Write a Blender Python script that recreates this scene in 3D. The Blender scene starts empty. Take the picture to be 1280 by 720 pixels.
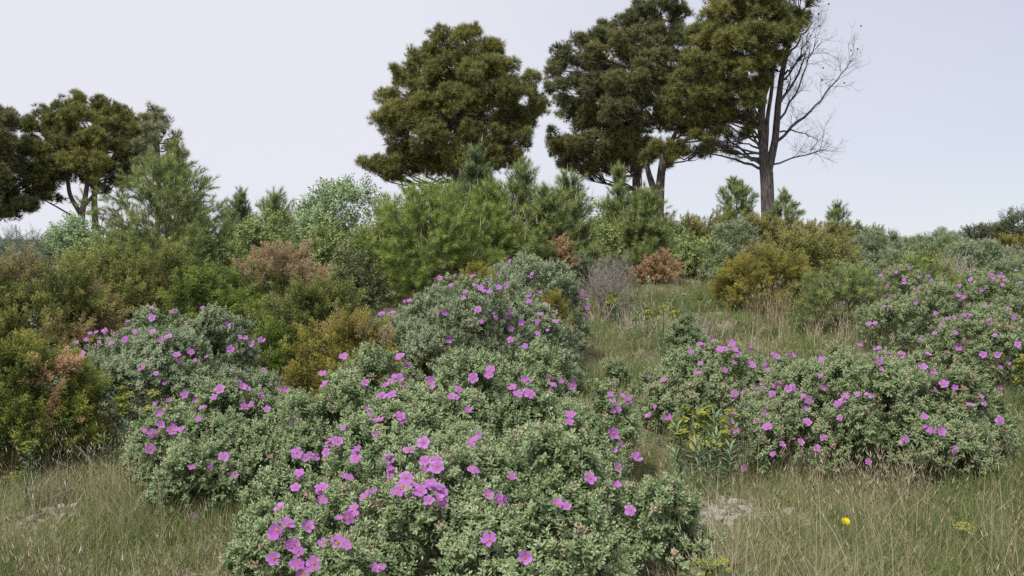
import bpy, math
import numpy as np
from mathutils import Vector, Matrix

SC = bpy.context.scene
COL = SC.collection
F = 1256.0            # focal length in pixels of a 1280 wide picture
CAMZ = 1.25           # eye height over the path
rng = np.random.default_rng(11)

# ------------------------------------------------------------------ terrain
DS = np.array([-12, 0, 3, 4.5, 6.5, 9, 12, 16, 20, 28, 36, 40, 45, 60, 75, 95, 140, 260, 900, 3000], float)
US = np.array([-.52, 0, .25, .5])
PR = np.array([
    [-1.25, -1.25, -1.12, -1.06, -.95, -.74, -.42, -.06, .35, 1.05, 1.6, 1.85, 2.15, 2.2, 1.5, -1, -6, -10, -10, -10],
    [-1.25, -1.25, -1.10, -1.02, -.87, -.60, -.32, .03, .36, 1.2, 2.0, 2.3, 2.6, 2.5, 1.2, -1, -6, -10, -10, -10],
    [-1.25, -1.25, -1.09, -1.00, -.85, -.58, -.35, -.02, .36, 1.2, 2.0, 2.3, 2.5, 2.2, 1.4, -1, -6, -10, -10, -10],
    [-1.25, -1.22, -1.06, -.97, -.82, -.55, -.25, .10, .42, 1.0, 1.5, 1.7, 1.95, 2.6, 3.7, 4.0, 1, -8, -10, -10]])


def H(x, y):
    x = np.asarray(x, float); y = np.asarray(y, float)
    u = np.clip(x / np.maximum(y, 2.0), US[0], US[-1])
    cols = [np.interp(y, DS, p) for p in PR]
    z = np.zeros_like(u)
    for i in range(3):
        t = np.clip((u - US[i]) / (US[i + 1] - US[i]), 0, 1)
        t = t * t * (3 - 2 * t)
        m = (u >= US[i]) & (u <= US[i + 1])
        z = np.where(m, cols[i] * (1 - t) + cols[i + 1] * t, z)
    b = .035 * np.sin(x * 1.7 + .6 * np.sin(y * 1.3)) * np.sin(y * 1.9 + 1.1) + .02 * np.sin(x * 4.3 + y * 2.1) * np.sin(y * 3.7 - x)
    return z + b + CAMZ


def PX(px, py, d):
    return np.array([(px - 640) / F * d, d, CAMZ + (360 - py) / F * d])


# ------------------------------------------------------------------ mesh tools
def make_mesh(name, V, Fa, mat, attrs=None, smooth=False):
    me = bpy.data.meshes.new(name)
    V = np.ascontiguousarray(V, np.float32); Fa = np.ascontiguousarray(Fa, np.int32)
    k = Fa.shape[1]
    me.vertices.add(len(V)); me.vertices.foreach_set('co', V.ravel())
    me.loops.add(Fa.size); me.loops.foreach_set('vertex_index', Fa.ravel())
    me.polygons.add(len(Fa)); me.polygons.foreach_set('loop_start', np.arange(0, Fa.size, k, dtype=np.int32))
    if smooth:
        me.polygons.foreach_set('use_smooth', np.ones(len(Fa), bool))
    me.update(calc_edges=True)
    for a, v in (attrs or {}).items():
        at = me.attributes.new(a, 'FLOAT', 'POINT')
        at.data.foreach_set('value', np.ascontiguousarray(v, np.float32))
    me.materials.append(mat)
    return me


def link(name, me, parent=None, loc=None):
    o = bpy.data.objects.new(name, me); COL.objects.link(o)
    if parent is not None: o.parent = parent
    if loc is not None: o.location = [float(q) for q in loc]
    return o


def tag(o, label, cat, group=None):
    o['label'] = label; o['category'] = cat
    if group: o['group'] = group
    return o


def thing(name, label, cat, loc, group=None):
    return tag(link(name, None, loc=loc), label, cat, group)


def norm(v):
    return v / np.maximum(np.linalg.norm(v, axis=-1, keepdims=True), 1e-9)


def frames(d, R, spin=True):
    z = norm(d)
    ref = norm(R.normal(size=z.shape)) if spin else np.tile([1., 0, 0], (len(z), 1))
    x = norm(np.cross(ref, z)); y = np.cross(z, x)
    return np.stack([x, y, z], axis=2)


class Geo:
    """collects triangles from stamped templates and tubes"""
    def __init__(s):
        s.V = []; s.F = []; s.A = {'rnd': [], 'age': [], 'patch': []}; s.n = 0

    def add(s, V, Fa, rnd, age, patch):
        s.V.append(V); s.F.append(Fa + s.n); s.n += len(V)
        for k, v in (('rnd', rnd), ('age', age), ('patch', patch)):
            s.A[k].append(np.broadcast_to(np.asarray(v, np.float32), (len(V),)))

    def stamp(s, T, pos, dirs, scale, R, patch=0., spin=True):
        tv, tf, ta = T; n = len(pos)
        if n == 0: return
        M = frames(dirs, R, spin)
        sc = np.broadcast_to(scale, (n,))
        V = np.einsum('nij,vj->nvi', M, tv) * sc[:, None, None] + pos[:, None, :]
        Fa = (tf[None] + (np.arange(n) * len(tv))[:, None, None]).reshape(-1, 3)
        rnd = np.repeat(R.random(n), len(tv))
        pa = np.repeat(np.broadcast_to(patch, (n,)), len(tv))
        s.add(V.reshape(-1, 3), Fa, rnd, np.tile(ta, n), pa)

    def tube(s, P, rad, k=5, age=0., rnd=.5):
        P = np.asarray(P, float); rad = np.asarray(rad, float); n = len(P)
        T = norm(np.gradient(P, axis=0))
        ref = np.array([.31, .87, .12]) if abs(T[0] @ norm(np.array([.31, .87, .12]))) < .9 else np.array([1., 0, 0])
        X = norm(np.cross(T, ref)); Y = np.cross(T, X)
        a = np.arange(k) * 2 * math.pi / k
        V = P[:, None] + rad[:, None, None] * (np.cos(a)[None, :, None] * X[:, None] + np.sin(a)[None, :, None] * Y[:, None])
        i = np.arange(n - 1)[:, None] * k; j = np.arange(k)[None]; j2 = (j + 1) % k
        A = i + j; B = i + j2; C = i + k + j2; D = i + k + j
        Fa = np.concatenate([np.stack([A, B, C], -1).reshape(-1, 3), np.stack([A, C, D], -1).reshape(-1, 3)])
        s.add(V.reshape(-1, 3), Fa, rnd, age, 0.)

    def mesh(s, name, mat, origin=None, smooth=False):
        V = np.concatenate(s.V)
        if origin is not None: V = V - np.asarray(origin)
        return make_mesh(name, V, np.concatenate(s.F), mat, {k: np.concatenate(v) for k, v in s.A.items()}, smooth)


def merge(parts):
    V = []; Fa = []; A = []; n = 0
    for v, f, a in parts:
        V.append(v); Fa.append(f + n); A.append(np.broadcast_to(np.asarray(a, float), (len(v),))); n += len(v)
    return np.concatenate(V), np.concatenate(Fa), np.concatenate(A)


def rotz(v, a):
    c, s_ = math.cos(a), math.sin(a)
    return v @ np.array([[c, s_, 0], [-s_, c, 0], [0, 0, 1]])


def tilt(v, a):     # about y: +z leans to +x
    c, s_ = math.cos(a), math.sin(a)
    return v @ np.array([[c, 0, -s_], [0, 1, 0], [s_, 0, c]])


def leaf(L, W, curl=.15, fold=.12):
    """leaf along +z, its blade facing +x"""
    v = np.array([[0, 0, 0], [fold * W, -.5 * W, .45 * L], [-.0 * W, 0, .45 * L], [fold * W, .5 * W, .45 * L], [curl * L, 0, L],
                  [fold * W + .4 * curl * L, -.33 * W, .78 * L], [fold * W + .4 * curl * L, .33 * W, .78 * L]])
    f = np.array([[0, 1, 2], [0, 2, 3], [1, 5, 2], [2, 5, 4], [2, 4, 6], [2, 6, 3]])
    return v, f


# ---- templates (verts, tris, age per vertex) --------------------------------
def t_cistus(pairs, seed, simple=False):
    R = np.random.default_rng(seed); ps = []
    n = pairs
    for i in range(n):
        t = i / (n - 1)
        z = .044 * t ** .85
        L = .0255 * (1 - .58 * t) * R.uniform(.85, 1.2); W = L * R.uniform(.42, .54)
        for s_ in (0, math.pi):
            v, f = leaf(L, W, R.uniform(-.05, .35), R.uniform(.1, .35))
            if simple:
                v = v[[0, 1, 3, 4]]; f = np.array([[0, 1, 2], [1, 3, 2]])
            v = tilt(v, math.radians(82 - 62 * t + R.normal(0, 10)))
            v = rotz(v + [.002, 0, 0], s_ + i * math.pi / 2 + R.normal(0, .3))
            ps.append((v + [0, 0, z], f, np.clip(t ** 1.3 + R.normal(0, .07), 0, 1)))
    if not simple:
        for q in range(2):          # side shoots in the upper axils
            a = R.uniform(0, 6.28); b = np.array([.006 * math.cos(a), .006 * math.sin(a), R.uniform(.016, .032)])
            for i in range(6):
                v, f = leaf(.011 * R.uniform(.8, 1.2), .005, .1, .2)
                v = rotz(tilt(v, math.radians(R.uniform(15, 60))), i * 1.05)
                ps.append((tilt(v, .5) @ np.eye(3) + b, f, R.uniform(.45, .95)))
    v = np.array([[-.0015, 0, 0], [.0015, 0, 0], [0, .0015, 0], [0, 0, .05]]) - [0, 0, .03]
    ps.append((v, np.array([[0, 1, 3], [1, 2, 3], [2, 0, 3]]), 0.))
    return merge(ps)


def t_needles(n, L, W, axis, spread0, spread1, seed, shoots=None):
    """bottle brush: n needle triangles along an axis"""
    R = np.random.default_rng(seed); ps = []
    for i in range(n):
        t = (i + R.random()) / n
        l = L * R.uniform(.75, 1.15); a = math.radians(spread0 + (spread1 - spread0) * t + R.normal(0, 8))
        v = np.array([[0, -W / 2, 0], [0, W / 2, 0], [0, 0, l]])
        v = rotz(tilt(v, a), R.uniform(0, 2 * math.pi)) + [0, 0, axis * t]
        ps.append((v, np.array([[0, 1, 2]]), t * .8 + .1))
    return merge(ps)


def t_spray(seed, L=.085, k=11, per=8, nl=.014, nw=.0056):
    """feathery juniper spray"""
    R = np.random.default_rng(seed); ps = []
    def twig(base, d, ln, cnt, a0, a1):
        d = norm(d); M = frames(d[None], R)[0]
        for i in range(cnt):
            t = (i + R.random()) / cnt
            l = nl * R.uniform(.7, 1.3)
            v = np.array([[0, -nw / 2, 0], [0, nw / 2, 0], [0, 0, l]])
            v = rotz(tilt(v, math.radians(R.uniform(22, 55))), R.uniform(0, 6.283))
            ps.append((v @ M.T + base + d * ln * t, np.array([[0, 1, 2]]), a0 + (a1 - a0) * t))
        p2 = np.array([[-.0011, 0, 0], [.0011, 0, 0], [0, 0, ln]])
        ps.append((p2 @ M.T + base, np.array([[0, 1, 2]]), a0))
    twig(np.zeros(3), np.array([0, 0, 1.]), L, per * 2, .3, 1.)
    for i in range(k):
        t = .08 + .8 * i / k
        az = i * 2.4 + R.normal(0, .3)
        d = np.array([math.cos(az) * .8, math.sin(az) * .8, .75])
        twig(np.array([0, 0, L * t]), d, L * (.5 - .25 * t) * R.uniform(.8, 1.2), per, .2 + .3 * t, .6 + .4 * t)
    return merge(ps)


def t_plume(seed, n=16, L=.16, W=.04, k=4, per=5, nl=.014, nw=.0056):
    """a juniper branch tip: sprays along an axis, old at its base, young at its tip"""
    R = np.random.default_rng(seed); ps = []
    for i in range(n):
        t = (i + .5 * R.random()) / n
        tv, tf, ta = t_spray(seed * 31 + i, L=.06, k=k, per=per, nl=nl, nw=nw)
        az = i * 2.4 + R.normal(0, .4)
        sp = math.radians(54 - 44 * t + R.normal(0, 8))
        v = rotz(tilt(tv * R.uniform(.8, 1.15) * (1.1 - .35 * t), sp), az)
        off = rotz(np.array([[W * .3 * (1 - t), 0, 0]]), az)[0]
        bend = np.array([.02 * t * t, 0, 0])
        ps.append((v + [0, 0, L * t] + off + bend, tf, np.clip(.75 * t ** 1.2 + .25 * ta, 0, 1)))
    return merge(ps)


def t_leafy(seed, n=9, L=.03, W=.014, S=.10):
    R = np.random.default_rng(seed); ps = []
    for i in range(n):
        t = i / (n - 1)
        v, f = leaf(L * R.uniform(.7, 1.2), W * R.uniform(.8, 1.2), R.uniform(0, .25), R.uniform(.05, .25))
        v = rotz(tilt(v, math.radians(70 - 35 * t + R.normal(0, 14))), i * 2.4 + R.normal(0, .4))
        ps.append((v + [0, 0, S * t], f, np.clip(t + R.normal(0, .1), 0, 1)))
    v = np.array([[-.0014, 0, -.02], [.0014, 0, -.02], [0, .0014, -.02], [0, 0, S]])
    ps.append((v, np.array([[0, 1, 3], [1, 2, 3], [2, 0, 3]]), 0.))
    return merge(ps)


def t_twig(seed):
    R = np.random.default_rng(seed); ps = []
    def tw(b, d, l, w):
        M = frames(norm(d)[None], R)[0]
        v = np.array([[-w, -w * .6, 0], [w, -w * .6, 0], [0, w, 0], [0, 0, l]]) @ M.T + b
        ps.append((v, np.array([[0, 1, 3], [1, 2, 3], [2, 0, 3]]), R.random()))
    tw(np.zeros(3), np.array([0, 0, 1.]), .16, .0016)
    for i in range(8):
        t = R.uniform(.15, .9); az = R.uniform(0, 6.28)
        tw(np.array([0, 0, .16 * t]), np.array([math.cos(az), math.sin(az), .9]), R.uniform(.04, .09), .0011)
    return merge(ps)


CIS = [t_cistus(7, s) for s in (1, 2, 3, 4)]
CIS_FAR = [t_cistus(5, s, True) for s in (5, 6)]
SPRAY = [t_spray(s) for s in (1, 2, 3)]
SPRAY_FAR = [t_spray(s, k=8, per=6, nl=.017, nw=.0085) for s in (4, 5)]
PLUME = [t_plume(s) for s in (1, 2, 3, 4)]
PLUME_FAR = [t_plume(s, n=11, k=3, per=4, nl=.018, nw=.009) for s in (5, 6, 7)]
TUFT = [t_needles(20, .17, .0145, .07, 88, 20, s) for s in (1, 2, 3)]
SHOOT = [t_needles(48, .075, .0056, .085, 85, 28, s) for s in (4, 5, 6)]
LEAFY = [t_leafy(s) for s in (1, 2)]
ROSE = [t_leafy(s, 16, .024, .0045, .12) for s in (3, 4)]
TWIG = [t_twig(s) for s in (1, 2)]


# ------------------------------------------------------------------ materials
def nodes_of(name):
    m = bpy.data.materials.new(name); m.use_nodes = True
    nt = m.node_tree; nt.nodes.clear()
    return m, nt, nt.nodes, nt.links


def attr(N, name):
    a = N.new('ShaderNodeAttribute'); a.attribute_name = name
    return a.outputs['Fac']


def math_(N, L, op, a, b):
    m = N.new('ShaderNodeMath'); m.operation = op
    for i, q in enumerate((a, b)):
        if isinstance(q, (int, float)): m.inputs[i].default_value = q
        else: L.new(q, m.inputs[i])
    return m.outputs[0]


def ramp(N, L, fac, cols):
    r = N.new('ShaderNodeValToRGB'); e = r.color_ramp.elements
    while len(e) < len(cols): e.new(.5)
    for i, (p, c) in enumerate(cols):
        e[i].position = p; e[i].color = (*c, 1)
    L.new(fac, r.inputs[0])
    return r.outputs[0]


def mixc(N, L, fac, a, b):
    m = N.new('ShaderNodeMix'); m.data_type = 'RGBA'
    if isinstance(fac, (int, float)): m.inputs[0].default_value = fac
    else: L.new(fac, m.inputs[0])
    for i, q in ((6, a), (7, b)):
        if isinstance(q, tuple): m.inputs[i].default_value = (*q, 1)
        else: L.new(q, m.inputs[i])
    return m.outputs[2]


def foliage_mat(name, young, mid, old, alt=None, transl=.22, rough=.65, wage=.6, spec=.25, mottle=3.5):
    """leaf colour by age along the shoot and by shoot; 'alt' is the colour of withered or golden shoots ('patch')"""
    m, nt, N, L = nodes_of(name)
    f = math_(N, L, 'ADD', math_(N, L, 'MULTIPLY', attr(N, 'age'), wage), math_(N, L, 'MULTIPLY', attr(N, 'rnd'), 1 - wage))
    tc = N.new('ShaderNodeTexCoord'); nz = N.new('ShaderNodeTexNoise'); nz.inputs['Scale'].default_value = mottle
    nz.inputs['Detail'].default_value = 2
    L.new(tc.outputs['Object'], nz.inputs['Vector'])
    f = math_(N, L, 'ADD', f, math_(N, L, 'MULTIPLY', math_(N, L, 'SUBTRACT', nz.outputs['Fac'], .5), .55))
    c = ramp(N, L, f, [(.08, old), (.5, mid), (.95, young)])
    if alt:
        c2 = ramp(N, L, f, [(.1, tuple(q * .55 for q in alt)), (.9, tuple(min(1, q * 1.25) for q in alt))])
        c = mixc(N, L, attr(N, 'patch'), c, c2)
    p = N.new('ShaderNodeBsdfPrincipled'); L.new(c, p.inputs['Base Color'])
    p.inputs['Roughness'].default_value = rough; p.inputs['Specular IOR Level'].default_value = spec
    t = N.new('ShaderNodeBsdfTranslucent'); L.new(c, t.inputs['Color'])
    mx = N.new('ShaderNodeMixShader'); mx.inputs[0].default_value = transl
    L.new(p.outputs[0], mx.inputs[1]); L.new(t.outputs[0], mx.inputs[2])
    o = N.new('ShaderNodeOutputMaterial'); L.new(mx.outputs[0], o.inputs[0])
    return m


def bark_mat(name, a, b, scale=18, stretch=.25):
    m, nt, N, L = nodes_of(name)
    tc = N.new('ShaderNodeTexCoord'); mp = N.new('ShaderNodeMapping'); mp.inputs['Scale'].default_value = (1, 1, stretch)
    L.new(tc.outputs['Object'], mp.inputs[0])
    nz = N.new('ShaderNodeTexNoise'); nz.inputs['Scale'].default_value = scale; nz.inputs['Detail'].default_value = 6
    L.new(mp.outputs[0], nz.inputs['Vector'])
    c = ramp(N, L, nz.outputs['Fac'], [(.35, a), (.68, b)])
    p = N.new('ShaderNodeBsdfPrincipled'); L.new(c, p.inputs['Base Color']); p.inputs['Roughness'].default_value = .9
    p.inputs['Specular IOR Level'].default_value = .15
    bp = N.new('ShaderNodeBump'); bp.inputs['Strength'].default_value = .8; bp.inputs['Distance'].default_value = .02
    L.new(nz.outputs['Fac'], bp.inputs['Height']); L.new(bp.outputs[0], p.inputs['Normal'])
    o = N.new('ShaderNodeOutputMaterial'); L.new(p.outputs[0], o.inputs[0])
    return m


def ramp_mat(name, cols, transl=0., rough=.6, by='age', jit=.2):
    m, nt, N, L = nodes_of(name)
    f = attr(N, by)
    oi = N.new('ShaderNodeObjectInfo')
    f = math_(N, L, 'ADD', f, math_(N, L, 'MULTIPLY', math_(N, L, 'SUBTRACT', oi.outputs['Random'], .5), jit))
    c = ramp(N, L, f, cols)
    p = N.new('ShaderNodeBsdfPrincipled'); L.new(c, p.inputs['Base Color']); p.inputs['Roughness'].default_value = rough
    p.inputs['Specular IOR Level'].default_value = .2
    o = N.new('ShaderNodeOutputMaterial')
    if transl:
        t = N.new('ShaderNodeBsdfTranslucent'); L.new(c, t.inputs['Color'])
        mx = N.new('ShaderNodeMixShader'); mx.inputs[0].default_value = transl
        L.new(p.outputs[0], mx.inputs[1]); L.new(t.outputs[0], mx.inputs[2]); L.new(mx.outputs[0], o.inputs[0])
    else:
        L.new(p.outputs[0], o.inputs[0])
    return m


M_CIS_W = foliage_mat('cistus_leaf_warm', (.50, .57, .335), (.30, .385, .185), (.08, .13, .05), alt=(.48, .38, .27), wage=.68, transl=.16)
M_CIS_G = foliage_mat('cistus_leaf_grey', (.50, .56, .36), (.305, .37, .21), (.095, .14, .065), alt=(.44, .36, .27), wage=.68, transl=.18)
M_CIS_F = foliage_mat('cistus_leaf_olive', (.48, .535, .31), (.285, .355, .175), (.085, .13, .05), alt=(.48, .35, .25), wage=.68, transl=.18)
M_JUN = foliage_mat('juniper_leaf', (.38, .44, .10), (.175, .245, .048), (.033, .056, .013), alt=(.50, .36, .22), wage=.8, transl=.15, mottle=2)
M_JUN_F = foliage_mat('front_juniper_leaf', (.45, .43, .095), (.17, .215, .042), (.03, .05, .012), alt=(.60, .40, .22), wage=.8, transl=.15, mottle=3)
M_JUN_O = foliage_mat('juniper_leaf_olive', (.43, .44, .135), (.205, .235, .062), (.04, .055, .017), alt=(.42, .33, .16), wage=.8, transl=.15, mottle=2)
M_JUN_Y = foliage_mat('juniper_leaf_golden', (.53, .45, .11), (.30, .275, .06), (.06, .065, .017), alt=(.46, .34, .19), wage=.8, transl=.15, mottle=2)
M_DEAD = foliage_mat('withered_juniper_leaf', (.70, .50, .32), (.52, .35, .20), (.20, .125, .07), wage=.75)
M_PINE = foliage_mat('old_pine_needle', (.32, .335, .115), (.17, .19, .066), (.056, .07, .028), alt=(.35, .335, .10), spec=.15, mottle=1.2, wage=.65, transl=.22)
M_PINE_D = foliage_mat('dark_pine_needle', (.28, .30, .135), (.15, .168, .078), (.055, .067, .032), alt=(.31, .29, .11), spec=.15, mottle=1.2, wage=.65, transl=.22)
M_YP = foliage_mat('young_pine_needle', (.38, .43, .155), (.24, .30, .095), (.09, .13, .04), alt=(.50, .43, .29))
M_YPB = foliage_mat('bright_pine_needle', (.40, .46, .13), (.26, .34, .08), (.10, .15, .036), alt=(.48, .42, .24))
M_YPD = foliage_mat('bluish_pine_needle', (.32, .37, .18), (.185, .24, .105), (.07, .11, .048), alt=(.50, .42, .30))
M_PALE = foliage_mat('pale_green_leaf', (.40, .50, .26), (.26, .36, .165), (.10, .17, .07))
M_DARK = foliage_mat('dark_evergreen_leaf', (.20, .215, .10), (.11, .13, .055), (.045, .06, .026))
M_OAK = foliage_mat('oak_leaf', (.15, .165, .08), (.085, .10, .045), (.035, .045, .022), transl=.12)
M_LENT = foliage_mat('lentisk_leaf', (.40, .45, .17), (.245, .31, .105), (.08, .12, .04))
M_ROSE = foliage_mat('rosemary_leaf', (.32, .36, .26), (.20, .25, .17), (.08, .11, .07))
M_EUPH = foliage_mat('spurge_leaf', (.30, .40, .22), (.18, .28, .15), (.08, .14, .075))
M_EUPF = foliage_mat('spurge_bract', (.46, .47, .10), (.31, .335, .07), (.12, .15, .04), wage=.3)
M_BARK = bark_mat('pine_bark', (.045, .037, .034), (.17, .147, .137))
M_BARKG = bark_mat('grey_bark', (.12, .10, .085), (.34, .30, .26), 40)
M_WOOD = bark_mat('shrub_wood', (.05, .038, .028), (.17, .135, .10), 60)
M_TWIG = bark_mat('grey_twig_bark', (.22, .19, .165), (.46, .41, .37), 40)
M_PALEW = bark_mat('bleached_dead_wood', (.30, .26, .21), (.55, .50, .43), 60)
M_PETAL = ramp_mat('mauve_petal', [(.0, (.52, .26, .46)), (.2, (.50, .17, .56)), (.6, (.50, .17, .58)), (1., (.62, .30, .69))], .3, .6, jit=.5)
M_STAM = ramp_mat('yellow_stamens', [(0, (.65, .30, .02)), (1, (.85, .50, .04))], 0, .7)
M_YEL = ramp_mat('yellow_flower', [(0, (.80, .56, .01)), (1, (.90, .74, .02))], .15, .6)
M_GRASS = ramp_mat('grass_blade', [(0, (.09, .135, .035)), (.3, (.21, .27, .085)), (.55, (.32, .33, .155)), (.8, (.44, .39, .255)), (1, (.52, .46, .34))], .25, .6, by='rnd', jit=0)
M_STRAW = ramp_mat('dry_stalk', [(0, (.28, .20, .13)), (.5, (.48, .40, .27)), (1, (.62, .55, .42))], .1, .7, by='rnd', jit=0)


def stone_mat():
    m, nt, N, L = nodes_of('limestone')
    tc = N.new('ShaderNodeTexCoord'); nz = N.new('ShaderNodeTexNoise'); nz.inputs['Scale'].default_value = 30; nz.inputs['Detail'].default_value = 8
    L.new(tc.outputs['Object'], nz.inputs['Vector'])
    c = ramp(N, L, nz.outputs['Fac'], [(.3, (.26, .23, .20)), (.65, (.56, .52, .47))])
    p = N.new('ShaderNodeBsdfPrincipled'); L.new(c, p.inputs['Base Color']); p.inputs['Roughness'].default_value = .9
    bp = N.new('ShaderNodeBump'); bp.inputs['Strength'].default_value = .5; bp.inputs['Distance'].default_value = .01
    L.new(nz.outputs['Fac'], bp.inputs['Height']); L.new(bp.outputs[0], p.inputs['Normal'])
    o = N.new('ShaderNodeOutputMaterial'); L.new(p.outputs[0], o.inputs[0])
    return m


def ground_mat():
    m, nt, N, L = nodes_of('dry_earth')
    g = N.new('ShaderNodeNewGeometry')
    n1 = N.new('ShaderNodeTexNoise'); n1.inputs['Scale'].default_value = 1.3; n1.inputs['Detail'].default_value = 5
    n2 = N.new('ShaderNodeTexNoise'); n2.inputs['Scale'].default_value = 38; n2.inputs['Detail'].default_value = 8
    for n in (n1, n2): L.new(g.outputs['Position'], n.inputs['Vector'])
    a = ramp(N, L, n2.outputs['Fac'], [(.3, (.11, .09, .055)), (.5, (.27, .22, .165)), (.68, (.50, .45, .38))])
    b = ramp(N, L, n2.outputs['Fac'], [(.3, (.05, .06, .02)), (.7, (.16, .165, .07))])
    c = mixc(N, L, ramp(N, L, n1.outputs['Fac'], [(.4, (0, 0, 0)), (.6, (1, 1, 1))]), a, b)
    p = N.new('ShaderNodeBsdfPrincipled'); L.new(c, p.inputs['Base Color']); p.inputs['Roughness'].default_value = .95
    p.inputs['Specular IOR Level'].default_value = .1
    bp = N.new('ShaderNodeBump'); bp.inputs['Strength'].default_value = .7; bp.inputs['Distance'].default_value = .02
    L.new(n2.outputs['Fac'], bp.inputs['Height']); L.new(bp.outputs[0], p.inputs['Normal'])
    o = N.new('ShaderNodeOutputMaterial'); L.new(p.outputs[0], o.inputs[0])
    return m


M_STONE = stone_mat()


# ------------------------------------------------------------------ ground
def build_ground():
    ys = np.concatenate([np.linspace(-12, 0, 25), np.linspace(.1, 14, 150), np.linspace(14.2, 60, 190), np.geomspace(61, 3000, 60)])
    t = np.linspace(-1, 1, 361)
    xs = np.sign(t) * (np.sinh(np.abs(t) * 7.2) / math.sinh(7.2)) * 2500
    Xg, Yg = np.meshgrid(xs, ys)
    Z = H(Xg, Yg)
    V = np.stack([Xg, Yg, Z], -1).reshape(-1, 3)
    nx, ny = len(xs), len(ys)
    i = (np.arange(ny - 1)[:, None] * nx + np.arange(nx - 1)[None]).ravel()
    Fa = np.stack([i, i + 1, i + nx + 1, i + nx], -1)
    o = link('ground', make_mesh('ground', V, Fa, ground_mat(), smooth=True)); o['kind'] = 'structure'


build_ground()


# ------------------------------------------------------------------ shrubs
FOOT = []            # footprints where no grass grows: (x, y, a, b)


def dome_lobes(cx, cy, cz, a, b, h, n, rs, R, low=-.05, rough=.16, top_flat=.72):
    """lobe centres and radii filling the outside of a half ellipsoid"""
    k = np.arange(n) + .5
    zz = low + (1 - low) * (k / n); az = k * 2.39996 + R.normal(0, .35, n)
    rr = np.sqrt(np.clip(1 - zz * zz, 0, 1)) ** top_flat
    d = np.stack([rr * np.cos(az), rr * np.sin(az), zz], 1)
    r = rs * (a + b + h) / 3 * R.uniform(.75, 1.3, n)
    sc = 1 + R.normal(0, rough, n).clip(-.3, .22)
    ax = np.array([a, b, h])
    C = d * np.maximum(ax[None] - r[:, None], ax[None] * .35) * sc[:, None]
    C[:, 2] = np.maximum(C[:, 2], r * .35)
    C += [cx, cy, cz]
    hi = (C[:, 2] + r).max()            # bring the top to the height asked for
    C[:, 2] += (cz + h * .99 - hi) * np.clip((C[:, 2] - cz) / np.maximum(C[:, 2] - cz, .001).max(), 0, 1)
    return C, r


def lobe_points(C, r, n, R, centre, inner=.55, up=.35, keep=.25, nsub=8, subr=(.30, .52), jit=.26):
    """shoots on the outsides of small clumps that sit on the lobes"""
    m = len(r) * nsub
    k = np.repeat(np.arange(len(r)), nsub)
    v = norm(norm(R.normal(size=(m, 3))) + norm(C[k] - centre) * .7 + [0, 0, .2])
    r2 = r[k] * R.uniform(subr[0], subr[1], m)
    C2 = C[k] + v * (r[k] * R.uniform(.92, 1.2, m) - r2)[:, None]
    w = r2 ** 2; w = w / w.sum()
    j = R.choice(m, n, p=w)
    d = norm(norm(R.normal(size=(n, 3))) + v[j] * .55 + [0, 0, .25])
    s = inner + (1 - inner) * R.random(n) ** .6
    P = C2[j] + d * (r2[j] * s * R.uniform(.9, 1.12, n))[:, None]
    i = k[j]
    D = np.full(n, 9.)
    for q in range(len(r)):
        D = np.minimum(D, np.linalg.norm(P - C[q], axis=1) / r[q])
    ok = (D > .62) | (R.random(n) < keep)
    ok &= P[:, 2] > H(P[:, 0], P[:, 1]) + .01
    P, d, i, j = P[ok], d[ok], i[ok], j[ok]
    dr = norm(d + [0, 0, up] + R.normal(0, jit, (len(P), 3)))
    return P, dr, i, R.random(m)[j]


def curve(p0, p1, R, n=5, sag=0., wob=.06):
    t = np.linspace(0, 1, n)[:, None]
    L = np.linalg.norm(p1 - p0)
    P = p0 + (p1 - p0) * t
    P = P + np.array([0, 0, 1]) * (sag * L * np.sin(t * math.pi))
    w = R.normal(0, wob * L, (n, 3)) * np.sin(t * math.pi)
    return P + w


def stems(C, base, r0, R, G=None, sub=True):
    G = G or Geo()
    for c in C:
        b = base + np.append(R.normal(0, .06, 2), -.03)
        G.tube(curve(b, c, R, 6, .08, .07), np.linspace(r0, r0 * .3, 6), 4)
    return G


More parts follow.
